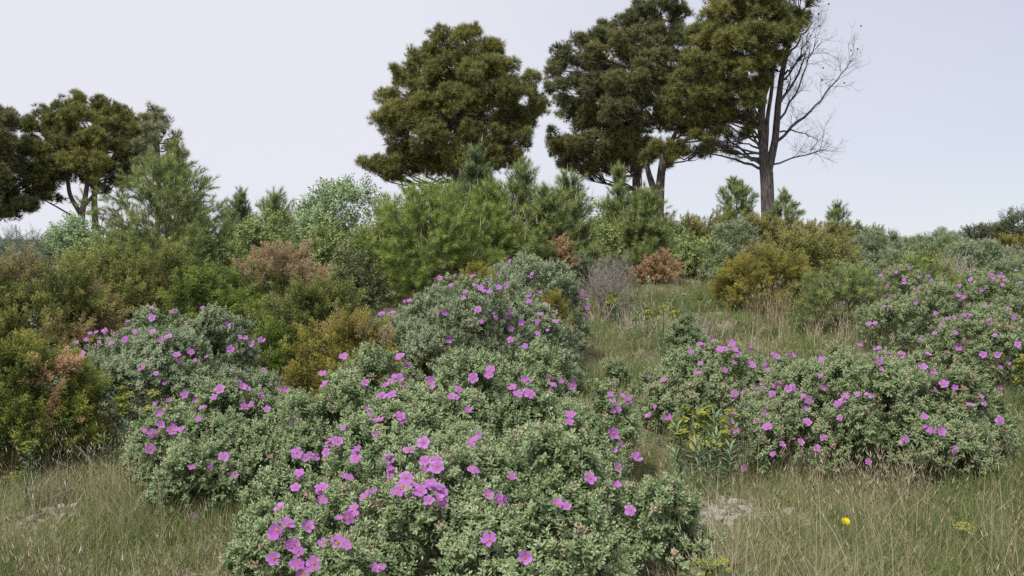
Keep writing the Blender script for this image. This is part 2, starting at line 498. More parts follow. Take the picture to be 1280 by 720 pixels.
def shrub(name, label, cat, px, d, top, half, temps, mat, foot, scale=1., cover=2.6, n_lobe=26, rs=.34, depth=1., group=None,
          seed=0, patches=(), patch_rand=0., wood=M_WOOD, stem_r=.010, up=.35, keep=.14, flowers=None, inner=.55, rough=.20, low=-.05,
          fl_size=.80, base_lift=0., top_flat=.72, buds=0., sub=(.30, .52), nsub=8, jit=.26):
    R = np.random.default_rng(seed + int(px) * 7 + int(d * 100))
    x, y = (px - 640) / F * d, d
    z = float(H(x, y))
    h = max(.12, CAMZ + (360 - top) / F * d - z)
    ins = .10 * scale if (temps is PLUME or temps is PLUME_FAR) else 0.     # the plumes stand out beyond the lobes
    a = max(half / F * d - ins, .08)
    b = a * depth
    h = max(.12, h - ins)
    base = np.array([x, y, z])
    root = thing(name, label, cat, base, group)
    C, r = dome_lobes(x, y, z + base_lift * h, a, b, h * (1 - base_lift), n_lobe, rs, R, rough=rough, low=low, top_flat=top_flat)
    centre = base + [0, 0, h * .35]
    area = 2 * math.pi * ((a * b) ** 1.6 / 3 + 2 * (a * h) ** 1.6 / 3) ** (1 / 1.6)
    n = int(cover * 2.3 * area / foot ** 2)
    P, dr, i, cl = lobe_points(C, r, n, R, centre, inner=inner, up=up, keep=keep, nsub=nsub, subr=sub, jit=jit)
    lp = (R.random(len(r)) < patch_rand) * R.uniform(.35, .9, len(r))
    hz = (P[:, 2] - z) / h
    ok = (hz > .30) | (R.random(len(P)) < .25 + .75 * np.clip(hz / .30, 0, 1) ** 1.3)
    P, dr, i, cl = P[ok], dr[ok], i[ok], cl[ok]
    pa = np.clip(lp[i] + (R.normal(0, .12, len(i)) + .5 * (cl - .5)) * (lp[i] > 0), 0, 1)
    cam = np.array([0, 0, CAMZ])
    for (qx, qy, qr, val) in patches:
        dv = norm(np.array([(qx - 640) / F, 1., (360 - qy) / F])); oc = C - cam; tca = oc @ dv
        d2 = (oc * oc).sum(1) - tca ** 2
        rp = r * 1.2; th = np.where(d2 < rp ** 2, tca - np.sqrt(np.maximum(rp ** 2 - d2, 0)), 1e9)
        q = cam + dv * (th.min() if th.min() < 1e8 else tca[np.argmin(d2)])
        near = np.linalg.norm(P - q, axis=1) * (1 + R.normal(0, .12, len(P))) < qr / F * d * 1.15
        pa = np.where(near, np.clip(val + R.normal(0, .1, len(P)), 0, 1), pa)
    if buds: pa = np.where(R.random(len(i)) < buds * 2 * cl, R.uniform(.5, 1., len(i)), pa)
    G = Geo()
    t = R.integers(0, len(temps), len(P))
    for k, T in enumerate(temps):
        m = t == k
        G.stamp(T, P[m], dr[m], scale * R.uniform(.75, 1.25, m.sum()), R, pa[m])
    link('foliage', G.mesh('foliage', mat, base), root)
    sb = C[R.permutation(len(C))[:min(len(C), 22)]]
    link('branches', stems(sb, base, stem_r, R).mesh('branches', wood, base), root)
    FOOT.append((x, y, a * .8, b * .8))
    if flowers is not None:
        put_flowers(root, base, C, r, flowers, R, fl_size)
    return root, C, r


# ---- rock-rose flowers -------------------------------------------------------
def flower_mesh(seed, cup, ragged):
    R = np.random.default_rng(seed); ps = []
    for k in range(5):
        nu, nv = 5, 5
        t = np.linspace(0, 1, nv)[:, None]; s = np.linspace(-1, 1, nu)[None]
        wid = .0140 * np.sin(.10 + t * 2.3) ** 1.35 * (1 + .08 * R.normal())
        rad = .003 + .030 * t * (1 - .12 * s * s * t) * R.uniform(.9, 1.06)
        rad = rad - .003 * np.exp(-(s / .25) ** 2) * (t > .95)
        z = cup * (.022 * t ** 1.6) - (.004 + .01 * ragged) * t ** 3 * R.uniform(.2, 1.6) + .0022 * s * s * t + R.normal(0, .0011, (nv, nu)) * t
        v = np.stack(np.broadcast_arrays(rad, s * wid, z + .0006 * k), -1).reshape(-1, 3)
        v = rotz(v, k * 2 * math.pi / 5 + R.normal(0, .09 + .1 * ragged))
        i = (np.arange(nv - 1)[:, None] * nu + np.arange(nu - 1)[None]).ravel()
        f = np.concatenate([np.stack([i, i + 1, i + nu + 1], -1), np.stack([i, i + nu + 1, i + nu], -1)])
        ps.append((v, f, np.broadcast_to(t, (nv, nu)).reshape(-1)))
    g = np.array([[-.001, 0, -.03], [.001, 0, -.03], [0, .001, -.03], [0, 0, 0]])
    ps.append((g, np.array([[0, 1, 3], [1, 2, 3], [2, 0, 3]]), .7))
    v, f, a = merge(ps)
    return make_mesh('flower', v, f, M_PETAL, {'age': a}, True)


def stamen_mesh():
    R = np.random.default_rng(4); ps = []
    for i in range(46):
        a = i * 2.4; rr = .0060 * math.sqrt(i / 46)
        b = np.array([rr * math.cos(a), rr * math.sin(a), .0045 + .0035 * (1 - (rr / .006) ** 2) + R.normal(0, .0006)])
        o = np.array([[1, 0, 0], [-.5, .87, 0], [-.5, -.87, 0], [0, 0, 1.4]]) * .0012
        ps.append((o + b, np.array([[0, 1, 3], [1, 2, 3], [2, 0, 3], [0, 2, 1]]), R.random()))
    v = np.array([[math.cos(q) * .0062, math.sin(q) * .0062, .001] for q in np.arange(8) * .785] + [[0, 0, .0065]])
    ps.append((v, np.array([[i, (i + 1) % 8, 8] for i in range(8)]), .2))
    v, f, a = merge(ps)
    return make_mesh('stamens', v, f, M_STAM, {'age': a})


FLOW = [flower_mesh(s, c, g) for s, c, g in ((1, .25, 0), (2, .5, .2), (3, .15, .5), (4, .8, .3), (5, 1.3, .6))]
STAM = stamen_mesh()


def put_flowers(root, base, C, r, pts, R, size=1.):
    cam = np.array([0, 0, CAMZ])
    extra = [(a + R.normal(0, 11), b + R.normal(0, 8), .68) for a, b in pts if R.random() < .38]
    for (px, py, sm) in [(a, b, 1.) for a, b in pts] + extra:
        dv = norm(np.array([(px - 640) / F, 1., (360 - py) / F]))
        oc = C - cam
        tca = oc @ dv
        d2 = (oc * oc).sum(1) - tca ** 2
        rr = r * 1.06
        hit = d2 < rr ** 2
        if hit.any():
            th = np.where(hit, tca - np.sqrt(np.maximum(rr ** 2 - d2, 0)), 1e9)
            k = int(th.argmin()); p = cam + dv * th[k]
        else:
            k = int((np.sqrt(d2) - rr).argmin()); p = cam + dv * tca[k]
            off = p - C[k]
            p = C[k] + norm(off) * min(np.linalg.norm(off), r[k] * .97)
        nrm = norm(p - C[k])
        p = p + nrm * R.uniform(.02, .045)
        n = norm(nrm * .55 + np.array([0, -.55, .45]) + R.normal(0, .33, 3))
        o = link('flower', FLOW[int(R.choice(5, p=[.27, .25, .2, .17, .11] if sm == 1. else [.1, .2, .2, .25, .25]))], root, p - base)
        q = Vector([float(t) for t in n]).to_track_quat('Z', 'Y').to_matrix() @ Matrix.Rotation(R.uniform(0, 6.28), 3, 'Z')
        o.rotation_euler = q.to_euler()
        s = size * sm * R.uniform(.66, 1.08)
        o.scale = (s, s, s)
        if p[1] < 6.2:
            link('stamens', STAM, o)


# ------------------------------------------------------------------ rock roses
CF = dict(temps=CIS, foot=.034, buds=.06, scale=.90)
G_CIS = 'rock rose bushes in pink flower'

FL_1 = [(431,557),(399,542),(386,543),(388,570),(420,569),(454,580),(449,570),(445,606),(374,598),(372,623),(399,624),(401,634),(354,644),(362,660),(353,669),(351,673),(369,683),(375,691),(384,666),(402,681),(428,655),(448,646),(426,686),(347,699),(372,704),(403,711),(380,715),
  (497,532),(474,534),(471,550),(525,562),(510,569),(456,581),(451,571),(488,577),(491,591),(492,601),(536,586),(548,584),(549,593),(589,595),(464,626),(509,610),(500,627),(507,620),(514,624),(536,614),(524,625),(534,633),(542,620),(550,635),(546,623),(430,655),(473,713),(608,679),(656,701),(619,628),(625,634),(593,562),(585,571),(630,603),(776,535),(773,555),(795,579),(760,583),(756,613),(778,646),(698,638),(733,602),(712,526),(370,534)]
FL_1B = [(466,520),(470,523),(580,520),(503,439),(516,444),(496,453),(430,447),(408,471),(407,491),(487,479),(496,476),(521,475),(545,481),(612,466),(610,474),(592,476),(562,503),(574,494),(490,499),(480,502),(502,488),(657,485),(642,491),(649,498),(684,480),(688,487),(696,477),(707,482),(457,482),(540,491),(772,500),(763,503),(767,514),(787,498),(759,498),(662,496)]
FL_2 = [(203,522),(193,543),(203,535),(214,542),(230,546),(192,559),(257,517),(275,492),(270,501),(302,487),(296,489),(310,484),(298,509),(325,501),(331,519),(355,476),(272,574),(240,584),(257,584),(299,596),(252,643),(172,624),(369,533)]
FL_3 = [(120,411),(100,434),(91,441),(105,444),(85,445),(131,423),(135,428),(142,423),(110,430),(160,431),(170,420),(194,421),(191,401),(220,385),(254,392),(132,399),(202,430),(211,425),(220,447),(236,443),(254,448),(285,436),(295,422),(304,425),(310,431),(322,428),(282,409),(330,459),(179,465),(193,470),(165,407),(234,494),(245,499)]
FL_4 = [(463,369),(473,381),(491,383),(497,349),(565,362),(590,342),(560,392),(565,422),(584,367),(580,378),(601,362),(609,357),(610,367),(620,362),(632,361),(552,354),(595,390),(598,403),(616,398),(625,399),(632,388),(635,399),(640,412),(652,405),(641,430),(656,436),(660,384),(659,370),(668,370),(659,377),(673,395),(670,403),(669,422),(685,376),(685,384),(691,396),(692,404),(580,435)]
FL_4B = [(705,421),(709,413),(728,387),(727,376),(722,367),(664,347),(640,330),(612,335),(735,400)]
FL_5 = [(817,522),(837,525),(831,480),(868,444),(874,470),(880,435),(893,432),(900,440),(906,439),(912,435),(915,442),(905,463),(933,456),(941,462),(958,461),(941,430),(953,422),(973,429),(994,432),(984,420),(922,494),(946,490),(954,483)]
FL_6 = [(921,502),(920,524),(921,541),(970,497),(980,486),(987,492),(994,486),(1029,455),(1032,471),(1029,484),(1009,501),(1013,503),(961,517),(963,533),(964,540),(948,531),(1006,534),(999,555),(979,558),(969,568),(1026,564),(1035,546),(1055,506),(1060,503),(1052,511),(1085,499),(1151,465),(1095,455),(1154,526),(1160,541),(1171,543),(1133,550),(1185,565),(1084,573),(1209,511),(1225,505),(1241,528),(1160,490),(1182,486),(940,583),(1124,438),(1106,432),(1100,432),(1115,433),(1129,446),(1164,430),(1169,471),(1073,431)]
FL_7 = [(1202,360),(1215,354),(1228,364),(1252,359),(1254,342),(1240,352),(1248,349),(1276,356),(1194,372),(1200,373),(1170,391),(1090,406),(1097,406),(1106,386),(1150,380)]
FL_7B = [(1246,480),(1247,459),(1271,432),(1244,446),(1229,446),(1240,409),(1198,418),(1182,410),(1195,404),(1209,401),(1202,433),(1257,392),(1265,401),(1239,408),(1246,422),(1212,401),(1181,410),(1170,420),(1152,423),(1232,388)]
FL_8 = [(1112,355),(1111,367),(1120,375),(1120,342),(1131,351),(1131,356),(1133,368),(1131,374),(1136,337),(1146,350),(1145,361),(1146,369),(1158,348),(1159,353),(1156,364),(1161,363),(1099,361),(1099,340)]

shrub('rock_rose', 'largest grey-green rock rose in the front, its flowers massed on the left side', 'bush', 592, 3.75, 522, 262, mat=M_CIS_W, flowers=FL_1, n_lobe=60, rs=.27, depth=.95, group=G_CIS, cover=3.0, **CF)
shrub('rock_rose', 'broad rock rose right behind the front one, its crest below the golden brown juniper', 'bush', 575, 5.0, 437, 215, mat=M_CIS_W, flowers=FL_1B, n_lobe=56, rs=.27, depth=.9, group=G_CIS, cover=2.8, **CF)
shrub('rock_rose', 'rounded rock rose left of the front one, standing in the grass with scattered flowers', 'bush', 296, 4.85, 484, 132, mat=M_CIS_W, flowers=FL_2, n_lobe=46, rs=.29, group=G_CIS, cover=2.9, **CF)
shrub('rock_rose', 'dark grey-green rock rose dome beside the juniper with the brown patch', 'bush', 213, 6.6, 388, 138, mat=M_CIS_G, flowers=FL_3, n_lobe=46, rs=.28, group=G_CIS, cover=2.7, buds=.06, temps=CIS, foot=.047)
shrub('rock_rose', 'grey rock rose thick with flowers, behind and right of the small olive juniper', 'bush', 584, 7.4, 346, 138, mat=M_CIS_G, flowers=FL_4, n_lobe=46, rs=.28, group=G_CIS, cover=2.6, buds=.06, temps=CIS, foot=.05)
shrub('rock_rose', 'grey rock rose with a golden sprig, at the left edge of the meadow', 'bush', 676, 8.6, 322, 62, mat=M_CIS_G, flowers=FL_4B, n_lobe=34, rs=.3, group=G_CIS, buds=.06, temps=CIS, foot=.055, depth=1.2)
shrub('rock_rose', 'rock rose with flowers along its crest, behind the yellow spurge clump', 'bush', 915, 6.2, 428, 120, mat=M_CIS_F, flowers=FL_5, n_lobe=44, rs=.28, group=G_CIS, cover=2.7, buds=.06, temps=CIS, foot=.046)
shrub('rock_rose', 'wide dark rock rose above the dry grass at the right front', 'bush', 1092, 5.35, 436, 172, mat=M_CIS_F, flowers=FL_6, n_lobe=56, rs=.27, depth=.8, group=G_CIS, cover=2.8, **CF)
shrub('rock_rose', 'green rock rose with few flowers, behind the wide one at the right', 'bush', 1195, 8.8, 348, 112, mat=M_CIS_F, flowers=FL_7, n_lobe=44, rs=.28, group=G_CIS, buds=.06, temps=CIS, foot=.055)
shrub('rock_rose', 'rock rose with reddish buds cut by the right edge of the photo', 'bush', 1232, 7.2, 388, 92, mat=M_CIS_F, flowers=FL_7B, n_lobe=40, rs=.28, group=G_CIS, buds=.06, temps=CIS, foot=.05)
shrub('rock_rose', 'small dark rock rose crowded with bright flowers beside the young green pine', 'bush', 1130, 11, 332, 40, mat=M_CIS_F, flowers=FL_8, n_lobe=28, rs=.32, group=G_CIS, buds=.06, temps=CIS, foot=.06)

G_CISF = 'grey rock rose bushes on the upper slope'
FARC = [
    (1096, 20, 287, 44, 'rounded pale grey rock rose right of the olive junipers on the crest', M_CIS_G, [(1136, 319)]),
    (1162, 24, 291, 44, 'low grey-green rock rose with a pink flower, on the skyline', M_CIS_F, [(1154, 307), (1162, 317)]),
    (1216, 18, 298, 40, 'dark hemispherical rock rose on the upper right slope', M_CIS_G, []),
    (1268, 18, 304, 46, 'grey rock rose under the distant oak at the right edge', M_CIS_G, [(1264, 303)]),
    (1250, 13.5, 328, 66, 'broad grey rock rose sprinkled with flowers, low on the right slope', M_CIS_F, [(1218, 337), (1254, 342), (1240, 345), (1270, 340)]),
    (1120, 15.5, 318, 46, 'grey rock rose just above the small one crowded with flowers', M_CIS_F, [(1099, 338), (1136, 337)]),
    (1180, 29, 284, 30, 'small rock rose standing highest on the right skyline', M_CIS_G, []),
    (815, 20, 273, 46, 'dark grey-green rock rose above the brown withered juniper', M_CIS_F, []),
    (912, 21, 274, 36, 'pale grey rock rose below the half-bare pine', M_CIS_G, [(946, 296), (938, 300)]),
    (905, 16, 305, 30, 'low dull green rock rose above the round golden juniper', M_CIS_F, []),
    (724, 15, 316, 30, 'grey bush left of the leafless twiggy shrub', M_CIS_G, []),
    (1068, 13, 330, 40, 'dull green bush behind the young green pine', M_CIS_F, []),
    (640, 12, 318, 52, 'grey rock rose behind the one thick with flowers', M_CIS_G, [(600, 350), (664, 347)]),
]
for (px, d, top, half, lab, mt, fl) in FARC:
    shrub('rock_rose', lab, 'bush', px, d, top, half, CIS_FAR, mt, .075, scale=1.35, flowers=fl or None, n_lobe=30, rs=.3, group=G_CISF, cover=2.4)
shrub('rock_rose', 'small solitary grey-green bush standing in the meadow', 'bush', 856, 8.6, 396, 27, CIS, M_CIS_F, .05, n_lobe=22, rs=.34)
shrub('rock_rose', 'tiny dark-stemmed bush at the bottom of the meadow', 'bush', 768, 7.4, 452, 16, CIS, M_CIS_F, .05, n_lobe=12, rs=.36)

# ------------------------------------------------------------------ junipers
G_JUN = 'junipers of the left thicket'
J = dict(temps=SPRAY, foot=.075)
shrub('juniper', 'bushy green juniper at the left edge with a withered brown patch', 'bush', 40, 5.5, 420, 96, mat=M_JUN_F, n_lobe=36, rs=.27, cover=3.6, patches=[(88, 480, 30, 1.), (74, 506, 20, .95), (112, 526, 14, .9), (6, 470, 12, .8)], patch_rand=.0, group=None, rough=.24, temps=PLUME, foot=.125, low=.0, scale=.9, top_flat=.9, sub=(.34, .54), nsub=6, up=.45, keep=.03, inner=.62, jit=.16)
JL = [
    (40, 9.2, 322, 112, 'olive-brown juniper at the left edge, above the one with the brown patch', M_JUN_O, .06, []),
    (178, 10.2, 302, 108, 'broad brownish juniper under the rounded young pine', M_JUN_O, .09, []),
    (268, 9.4, 330, 70, 'vivid green juniper in the middle of the left thicket', M_JUN, .03, []),
    (352, 10.2, 306, 74, 'green juniper with a bleached pinkish dead top', M_JUN, .1, [(312, 316, 34, 1.), (340, 312, 34, 1.), (368, 318, 34, 1.), (398, 328, 34, 1.), (350, 330, 24, .8)]),
    (388, 8.8, 352, 78, 'olive green juniper below the bleached dead top', M_JUN_O, .1, []),
    (330, 8.2, 402, 50, 'low green juniper between the grey rock rose dome and the golden brown juniper', M_JUN, .03, []),
]
for (px, d, top, half, lab, mt, pr, pat) in JL:
    shrub('juniper', lab, 'bush', px, d, top, half, PLUME, mt, .165, scale=1.15, n_lobe=34, rs=.29, group=G_JUN, cover=3.2, patch_rand=pr, patches=pat, rough=.26, sub=(.34, .54), nsub=6, up=.45, keep=.03, inner=.62, jit=.16)
shrub('juniper', 'golden brown juniper in the middle, between three rock roses', 'bush', 452, 7.0, 398, 96, PLUME, M_JUN_Y, .14, n_lobe=34, rs=.28, cover=3.2, patch_rand=.1, patches=[(470, 424, 18, .9), (506, 436, 16, .9), (436, 414, 10, .7)], rough=.24, sub=(.34, .54), nsub=6, up=.45, keep=.03, inner=.62, jit=.16)
shrub('juniper', 'small golden juniper sprig beside the meadow, among rock roses', 'bush', 692, 7.95, 366, 22, PLUME, M_JUN_Y, .09, scale=.6, n_lobe=16, rs=.36, base_lift=.5, sub=(.34, .54), nsub=6, up=.45, keep=.03, inner=.62, jit=.16)
shrub('juniper', 'low golden juniper peeping over the flowery grey rock rose', 'bush', 598, 9.0, 334, 36, PLUME, M_JUN_Y, .10, scale=.7, n_lobe=18, rs=.34)
shrub('juniper', 'round golden olive juniper at the right of the meadow', 'bush', 953, 12.2, 312, 66, PLUME, M_JUN_Y, .13, scale=.85, n_lobe=40, rs=.3, cover=3.4, patch_rand=.0, rough=.12, sub=(.34, .54), nsub=6, up=.45, keep=.03, inner=.62, jit=.16)
G_JR = 'olive junipers on the right crest'
JR = [
    (990, 15.2, 290, 76, 'olive juniper just behind the round golden one', M_JUN_O, .3),
    (1040, 16.5, 300, 42, 'brownish juniper above the young green pine on the right slope', M_JUN_O, .4),
    (935, 26, 264, 56, 'olive juniper at the foot of the half-bare pine', M_JUN_O, .2),
    (1008, 25, 274, 52, 'reddish olive juniper right of the half-bare pine trunk', M_JUN_O, .45),
    (1070, 27, 276, 34, 'dark olive juniper with a ragged top on the skyline', M_JUN_O, .1),
    (852, 24, 270, 40, 'green olive juniper below the forked pine trunks', M_JUN_O, .25),
    (880, 25, 265, 20, 'rusty brown juniper on the crest left of the half-bare pine', M_JUN_O, .95),
    (792, 18.5, 292, 24, 'golden green juniper left of the brown withered one', M_JUN_Y, .1),
    (1272, 30, 294, 26, 'yellowish juniper on the skyline at the right edge', M_JUN_Y, .1),
]
for (px, d, top, half, lab, mt, pr) in JR:
    shrub('juniper', lab, 'bush', px, d, top, half, PLUME_FAR, mt, .22, scale=1.6, n_lobe=30, rs=.3, group=G_JR, cover=3., patch_rand=pr, rough=.26, sub=(.34, .54), nsub=6, up=.45, keep=.03, inner=.62, jit=.16)
shrub('withered_juniper', 'larger withered rusty juniper at the top of the meadow', 'bush', 823, 16, 311, 34, PLUME_FAR, M_DEAD, .16, scale=1.1, n_lobe=20, rs=.36, group='withered brown junipers', cover=2.6, rough=.25, sub=(.25, .42), keep=.1)
shrub('withered_juniper', 'smaller withered rusty juniper left of the leafless twiggy shrub', 'bush', 702, 14.0, 298, 24, PLUME_FAR, M_DEAD, .15, scale=1., n_lobe=22, rs=.32, group='withered brown junipers', cover=2.2, rough=.25, base_lift=.45)

# ------------------------------------------------------------------ other shrubs
SH = [
    ('pale_shrub', 432, 18, 224, 54, 'pale blue-green leafy shrub on the skyline left of the round pine', LEAFY, M_PALE, .12, 1.7, .3, 40),
    ('pale_shrub', 92, 22, 276, 40, 'pale green leafy shrub below the left pines', LEAFY, M_PALE, .12, 1.8, .3, 30),
    ('pale_shrub', 14, 15, 288, 46, 'grey-leaved shrub at the left edge above the thicket', ROSE, M_ROSE, .10, 1.4, .2, 30),
    ('dark_shrub', 300, 27, 268, 26, 'dark rounded evergreen on the skyline behind the left thicket', LEAFY, M_DARK, .13, 1.7, .2, 26),
    ('dark_shrub', 472, 13.5, 285, 46, 'mid-green shrub left of the bright broad young pine', LEAFY, M_LENT, .10, 1.4, .2, 36),
    ('dark_shrub', 405, 14.5, 283, 40, 'yellowish green shrub behind the bleached dead juniper top', LEAFY, M_LENT, .10, 1.4, .2, 30),
    ('dark_shrub', 445, 11.0, 312, 30, 'dark olive shrub beside the bleached dead juniper top', LEAFY, M_DARK, .08, 1.1, .2, 24),
    ('dark_shrub', 745, 17, 285, 40, 'green shrub under the young pines left of the twiggy shrub', LEAFY, M_LENT, .11, 1.6, .2, 30),
    ('dark_shrub', 690, 16, 290, 36, 'dull green shrub above the smaller withered juniper', LEAFY, M_LENT, .11, 1.5, .2, 26),
    ('dark_shrub', 868, 18, 300, 30, 'low green shrub at the right of the larger withered juniper', LEAFY, M_LENT, .10, 1.5, .2, 26),
    ('dark_shrub', 1152, 13.5, 322, 32, 'yellow-green low shrub between grey rock roses on the right slope', ROSE, M_JUN, .10, 1.5, .3, 22),
    ('dark_shrub', 330, 18, 266, 46, 'low mixed green shrub under the thin tufted young pine', LEAFY, M_LENT, .11, 1.5, .3, 34),
    ('dark_shrub', 250, 17, 280, 44, 'green shrub at the right foot of the rounded young pine', LEAFY, M_LENT, .11, 1.5, .3, 30),
    ('dark_shrub', 140, 17, 290, 44, 'dull green shrub at the left foot of the rounded young pine', LEAFY, M_LENT, .11, 1.5, .3, 30),
    ('pale_shrub', 398, 19, 246, 36, 'lower pale green shrub left of the taller pale skyline one', LEAFY, M_PALE, .11, 1.6, .35, 30),
    ('dark_shrub', 498, 16, 258, 36, 'green shrub between the pale skyline shrub and the bright young pine', LEAFY, M_LENT, .11, 1.5, .35, 30),
    ('dark_shrub', 756, 19, 256, 34, 'green shrub filling the gap beside the pointed young pine', LEAFY, M_LENT, .11, 1.6, .3, 26),
    ('dark_shrub', 1020, 12.5, 352, 26, 'low green shrub at the right foot of the round golden juniper', LEAFY, M_LENT, .09, 1.2, .2, 22),
]
for (nm, px, d, top, half, lab, tp, mt, ft, scl, upb, nl) in SH:
    shrub(nm, lab, 'bush', px, d, top, half, tp, mt, ft, scale=scl, up=upb, n_lobe=nl, rs=.3, cover=3.2, rough=.28, keep=.15,
          group='leafy evergreen shrubs' if nm == 'dark_shrub' else 'pale leafy shrubs')


# ------------------------------------------------------------------ branching
def branch(G, p, d, L, r, depth, R, up=.15, ends=None, kids=(2, 4), shrink=.62, wob=.18, k=4):
    n = 6
    P = [p]; dd = norm(d)
    for i in range(n - 1):
        dd = norm(dd + R.normal(0, wob, 3) + [0, 0, up * .25])
        P.append(P[-1] + dd * L / (n - 1))
    P = np.array(P)
    G.tube(P, np.linspace(r, r * .45, n), k)
    if depth == 0:
        if ends is not None: ends.append((P[-1], dd))
        return
    for j in range(R.integers(kids[0], kids[1] + 1)):
        t = R.uniform(.25, 1.)
        q = P[min(n - 1, int(t * (n - 1)) )]
        side = norm(np.cross(dd, norm(R.normal(size=3))))
        nd = norm(dd * R.uniform(.5, .9) + side * R.uniform(.5, .9) + [0, 0, up])
        branch(G, q, nd, L * shrink * R.uniform(.7, 1.15), r * .5, depth - 1, R, up, ends, kids, shrink, wob, k)


def twiggy():
    R = np.random.default_rng(5)
    x, y = (762 - 640) / F * 11.6, 11.6; z = float(H(x, y)); base = np.array([x, y, z])
    root = thing('twiggy_shrub', 'grey leafless twiggy shrub standing left of the meadow', 'bush', base)
    G = Geo(); ends = []
    for i in range(13):
        a = R.uniform(0, 6.28)
        branch(G, base + [R.normal(0, .03), R.normal(0, .03), -.03], np.array([math.cos(a) * .33, math.sin(a) * .33, 1]), R.uniform(.42, .7), .011, 3, R, .12, ends, (3, 4), .60, .15)
    link('branches', G.mesh('branches', M_TWIG, base), root)
    G = Geo()
    P = np.array([e[0] for e in ends]); D = np.array([e[1] for e in ends])
    q = R.random(len(P)) < .6; G.stamp(TWIG[0], P[q], D[q], .9, R)
    G2 = Geo(); s = R.random(len(P)) < .35
    link('twigs', G.mesh('twigs', M_TWIG, base), root)
    G2.stamp(t_leafy(8, 7, .012, .006, .06), P[s], D[s], 1.2, R)
    link('foliage', G2.mesh('foliage', M_ROSE, base), root)
    FOOT.append((x, y, .2, .2))


twiggy()


# ------------------------------------------------------------------ young pines
def sapling(label, px, d, top, half, mat, seed, dens=1., peak=.45, group='young pines', scale=1., upright=.6, candles=.25):
    R = np.random.default_rng(seed * 13 + 5)
    x, y = (px - 640) / F * d, d; z = float(H(x, y)); base = np.array([x, y, z])
    Ht = CAMZ + (360 - top) / F * d - z; W = half / F * d
    root = thing('young_pine', label, 'tree', base, group)
    T = Geo(); lean = R.normal(0, .03, 2)
    tz = np.linspace(0, 1, 8)
    TP = base + np.stack([lean[0] * Ht * tz + R.normal(0, .01, 8), lean[1] * Ht * tz + R.normal(0, .01, 8), Ht * .95 * tz - .03 * (tz == 0)], 1)
    T.tube(TP, np.linspace(.016 + .016 * Ht, .006, 8), 6)
    link('trunk', T.mesh('trunk', M_BARKG, base, True), root)
    B = Geo(); SP = []; SD = []
    nb = int((10 + 9 * Ht) * dens * 1.25)
    for i in range(nb):
        t = .06 + .92 * (i + R.random()) / nb
        prof = (1 - abs(t - peak) / (1 - peak) if t > peak else .62 + .38 * t / peak)
        prof = max(prof, .0) ** .7
        ln = W * (prof * R.uniform(.75, 1.12) + .05)
        az = i * 2.4 + R.normal(0, .3)
        el = math.radians(12 + 50 * t + R.normal(0, 8)) * (.5 + upright)
        dr = np.array([math.cos(az) * math.cos(el), math.sin(az) * math.cos(el), math.sin(el)])
        p0 = TP[0] + (TP[-1] - TP[0]) * t - [0, 0, ln * .35 * math.sin(el)]
        tt = np.linspace(0, 1, 5)[:, None]
        P = p0 + dr * ln * tt + np.array([0, 0, .22 * ln]) * tt ** 2 + R.normal(0, .02, (5, 3)) * tt
        B.tube(P, np.linspace(.004 + .006 * ln, .003, 5), 4)
        ns = max(4, int(ln / .030 * dens))
        for j in range(ns):
            s = R.uniform(.25, 1.05) if j else 1.
            q = P[0] + (P[-1] - P[0]) * min(s, 1)
            q = q + np.array([0, 0, .22 * ln * (s * s - s)])
            side = norm(R.normal(size=3)) * .7
            sd = norm(dr * .6 + side + [0, 0, upright * .7])
            L2 = R.uniform(.03, .19)
            if j: B.tube(np.array([q, q + sd * L2]), [.003, .002], 3)
            SP.append(q + sd * L2 * (1 if j else 0)); SD.append(norm(sd + [0, 0, upright * .3]))
    for j in range(5):
        SP.append(TP[-1] + [R.normal(0, .03), R.normal(0, .03), -.12 * j]); SD.append(np.array([R.normal(0, .12), R.normal(0, .12), 1]))
    SP = np.array(SP); SD = np.array(SD)
    link('branches', B.mesh('branches', M_BARKG, base), root)
    G = Geo(); k = R.integers(0, 3, len(SP))
    for q in range(3):
        m = k == q
        G.stamp(SHOOT[q], SP[m], SD[m], scale * R.uniform(.75, 1.2, m.sum()), R)
    sel = (R.random(len(SP)) < candles) & (SP[:, 2] > base[2] + Ht * .4)
    cv = np.array([[math.cos(a) * .005, math.sin(a) * .005, 0] for a in (0, 1.57, 3.14, 4.71)] + [[0, 0, .13]])
    cf = np.array([[0, 1, 4], [1, 2, 4], [2, 3, 4], [3, 0, 4]])
    G.stamp((cv, cf, np.full(5, .7)), SP[sel] + SD[sel] * .14 * scale, norm(SD[sel] + [0, 0, 1.4]), R.uniform(.6, 1.3, sel.sum()), R, 1.)
    link('crown', G.mesh('crown', mat, base), root)
    FOOT.append((x, y, W * .4, W * .4))
    return root


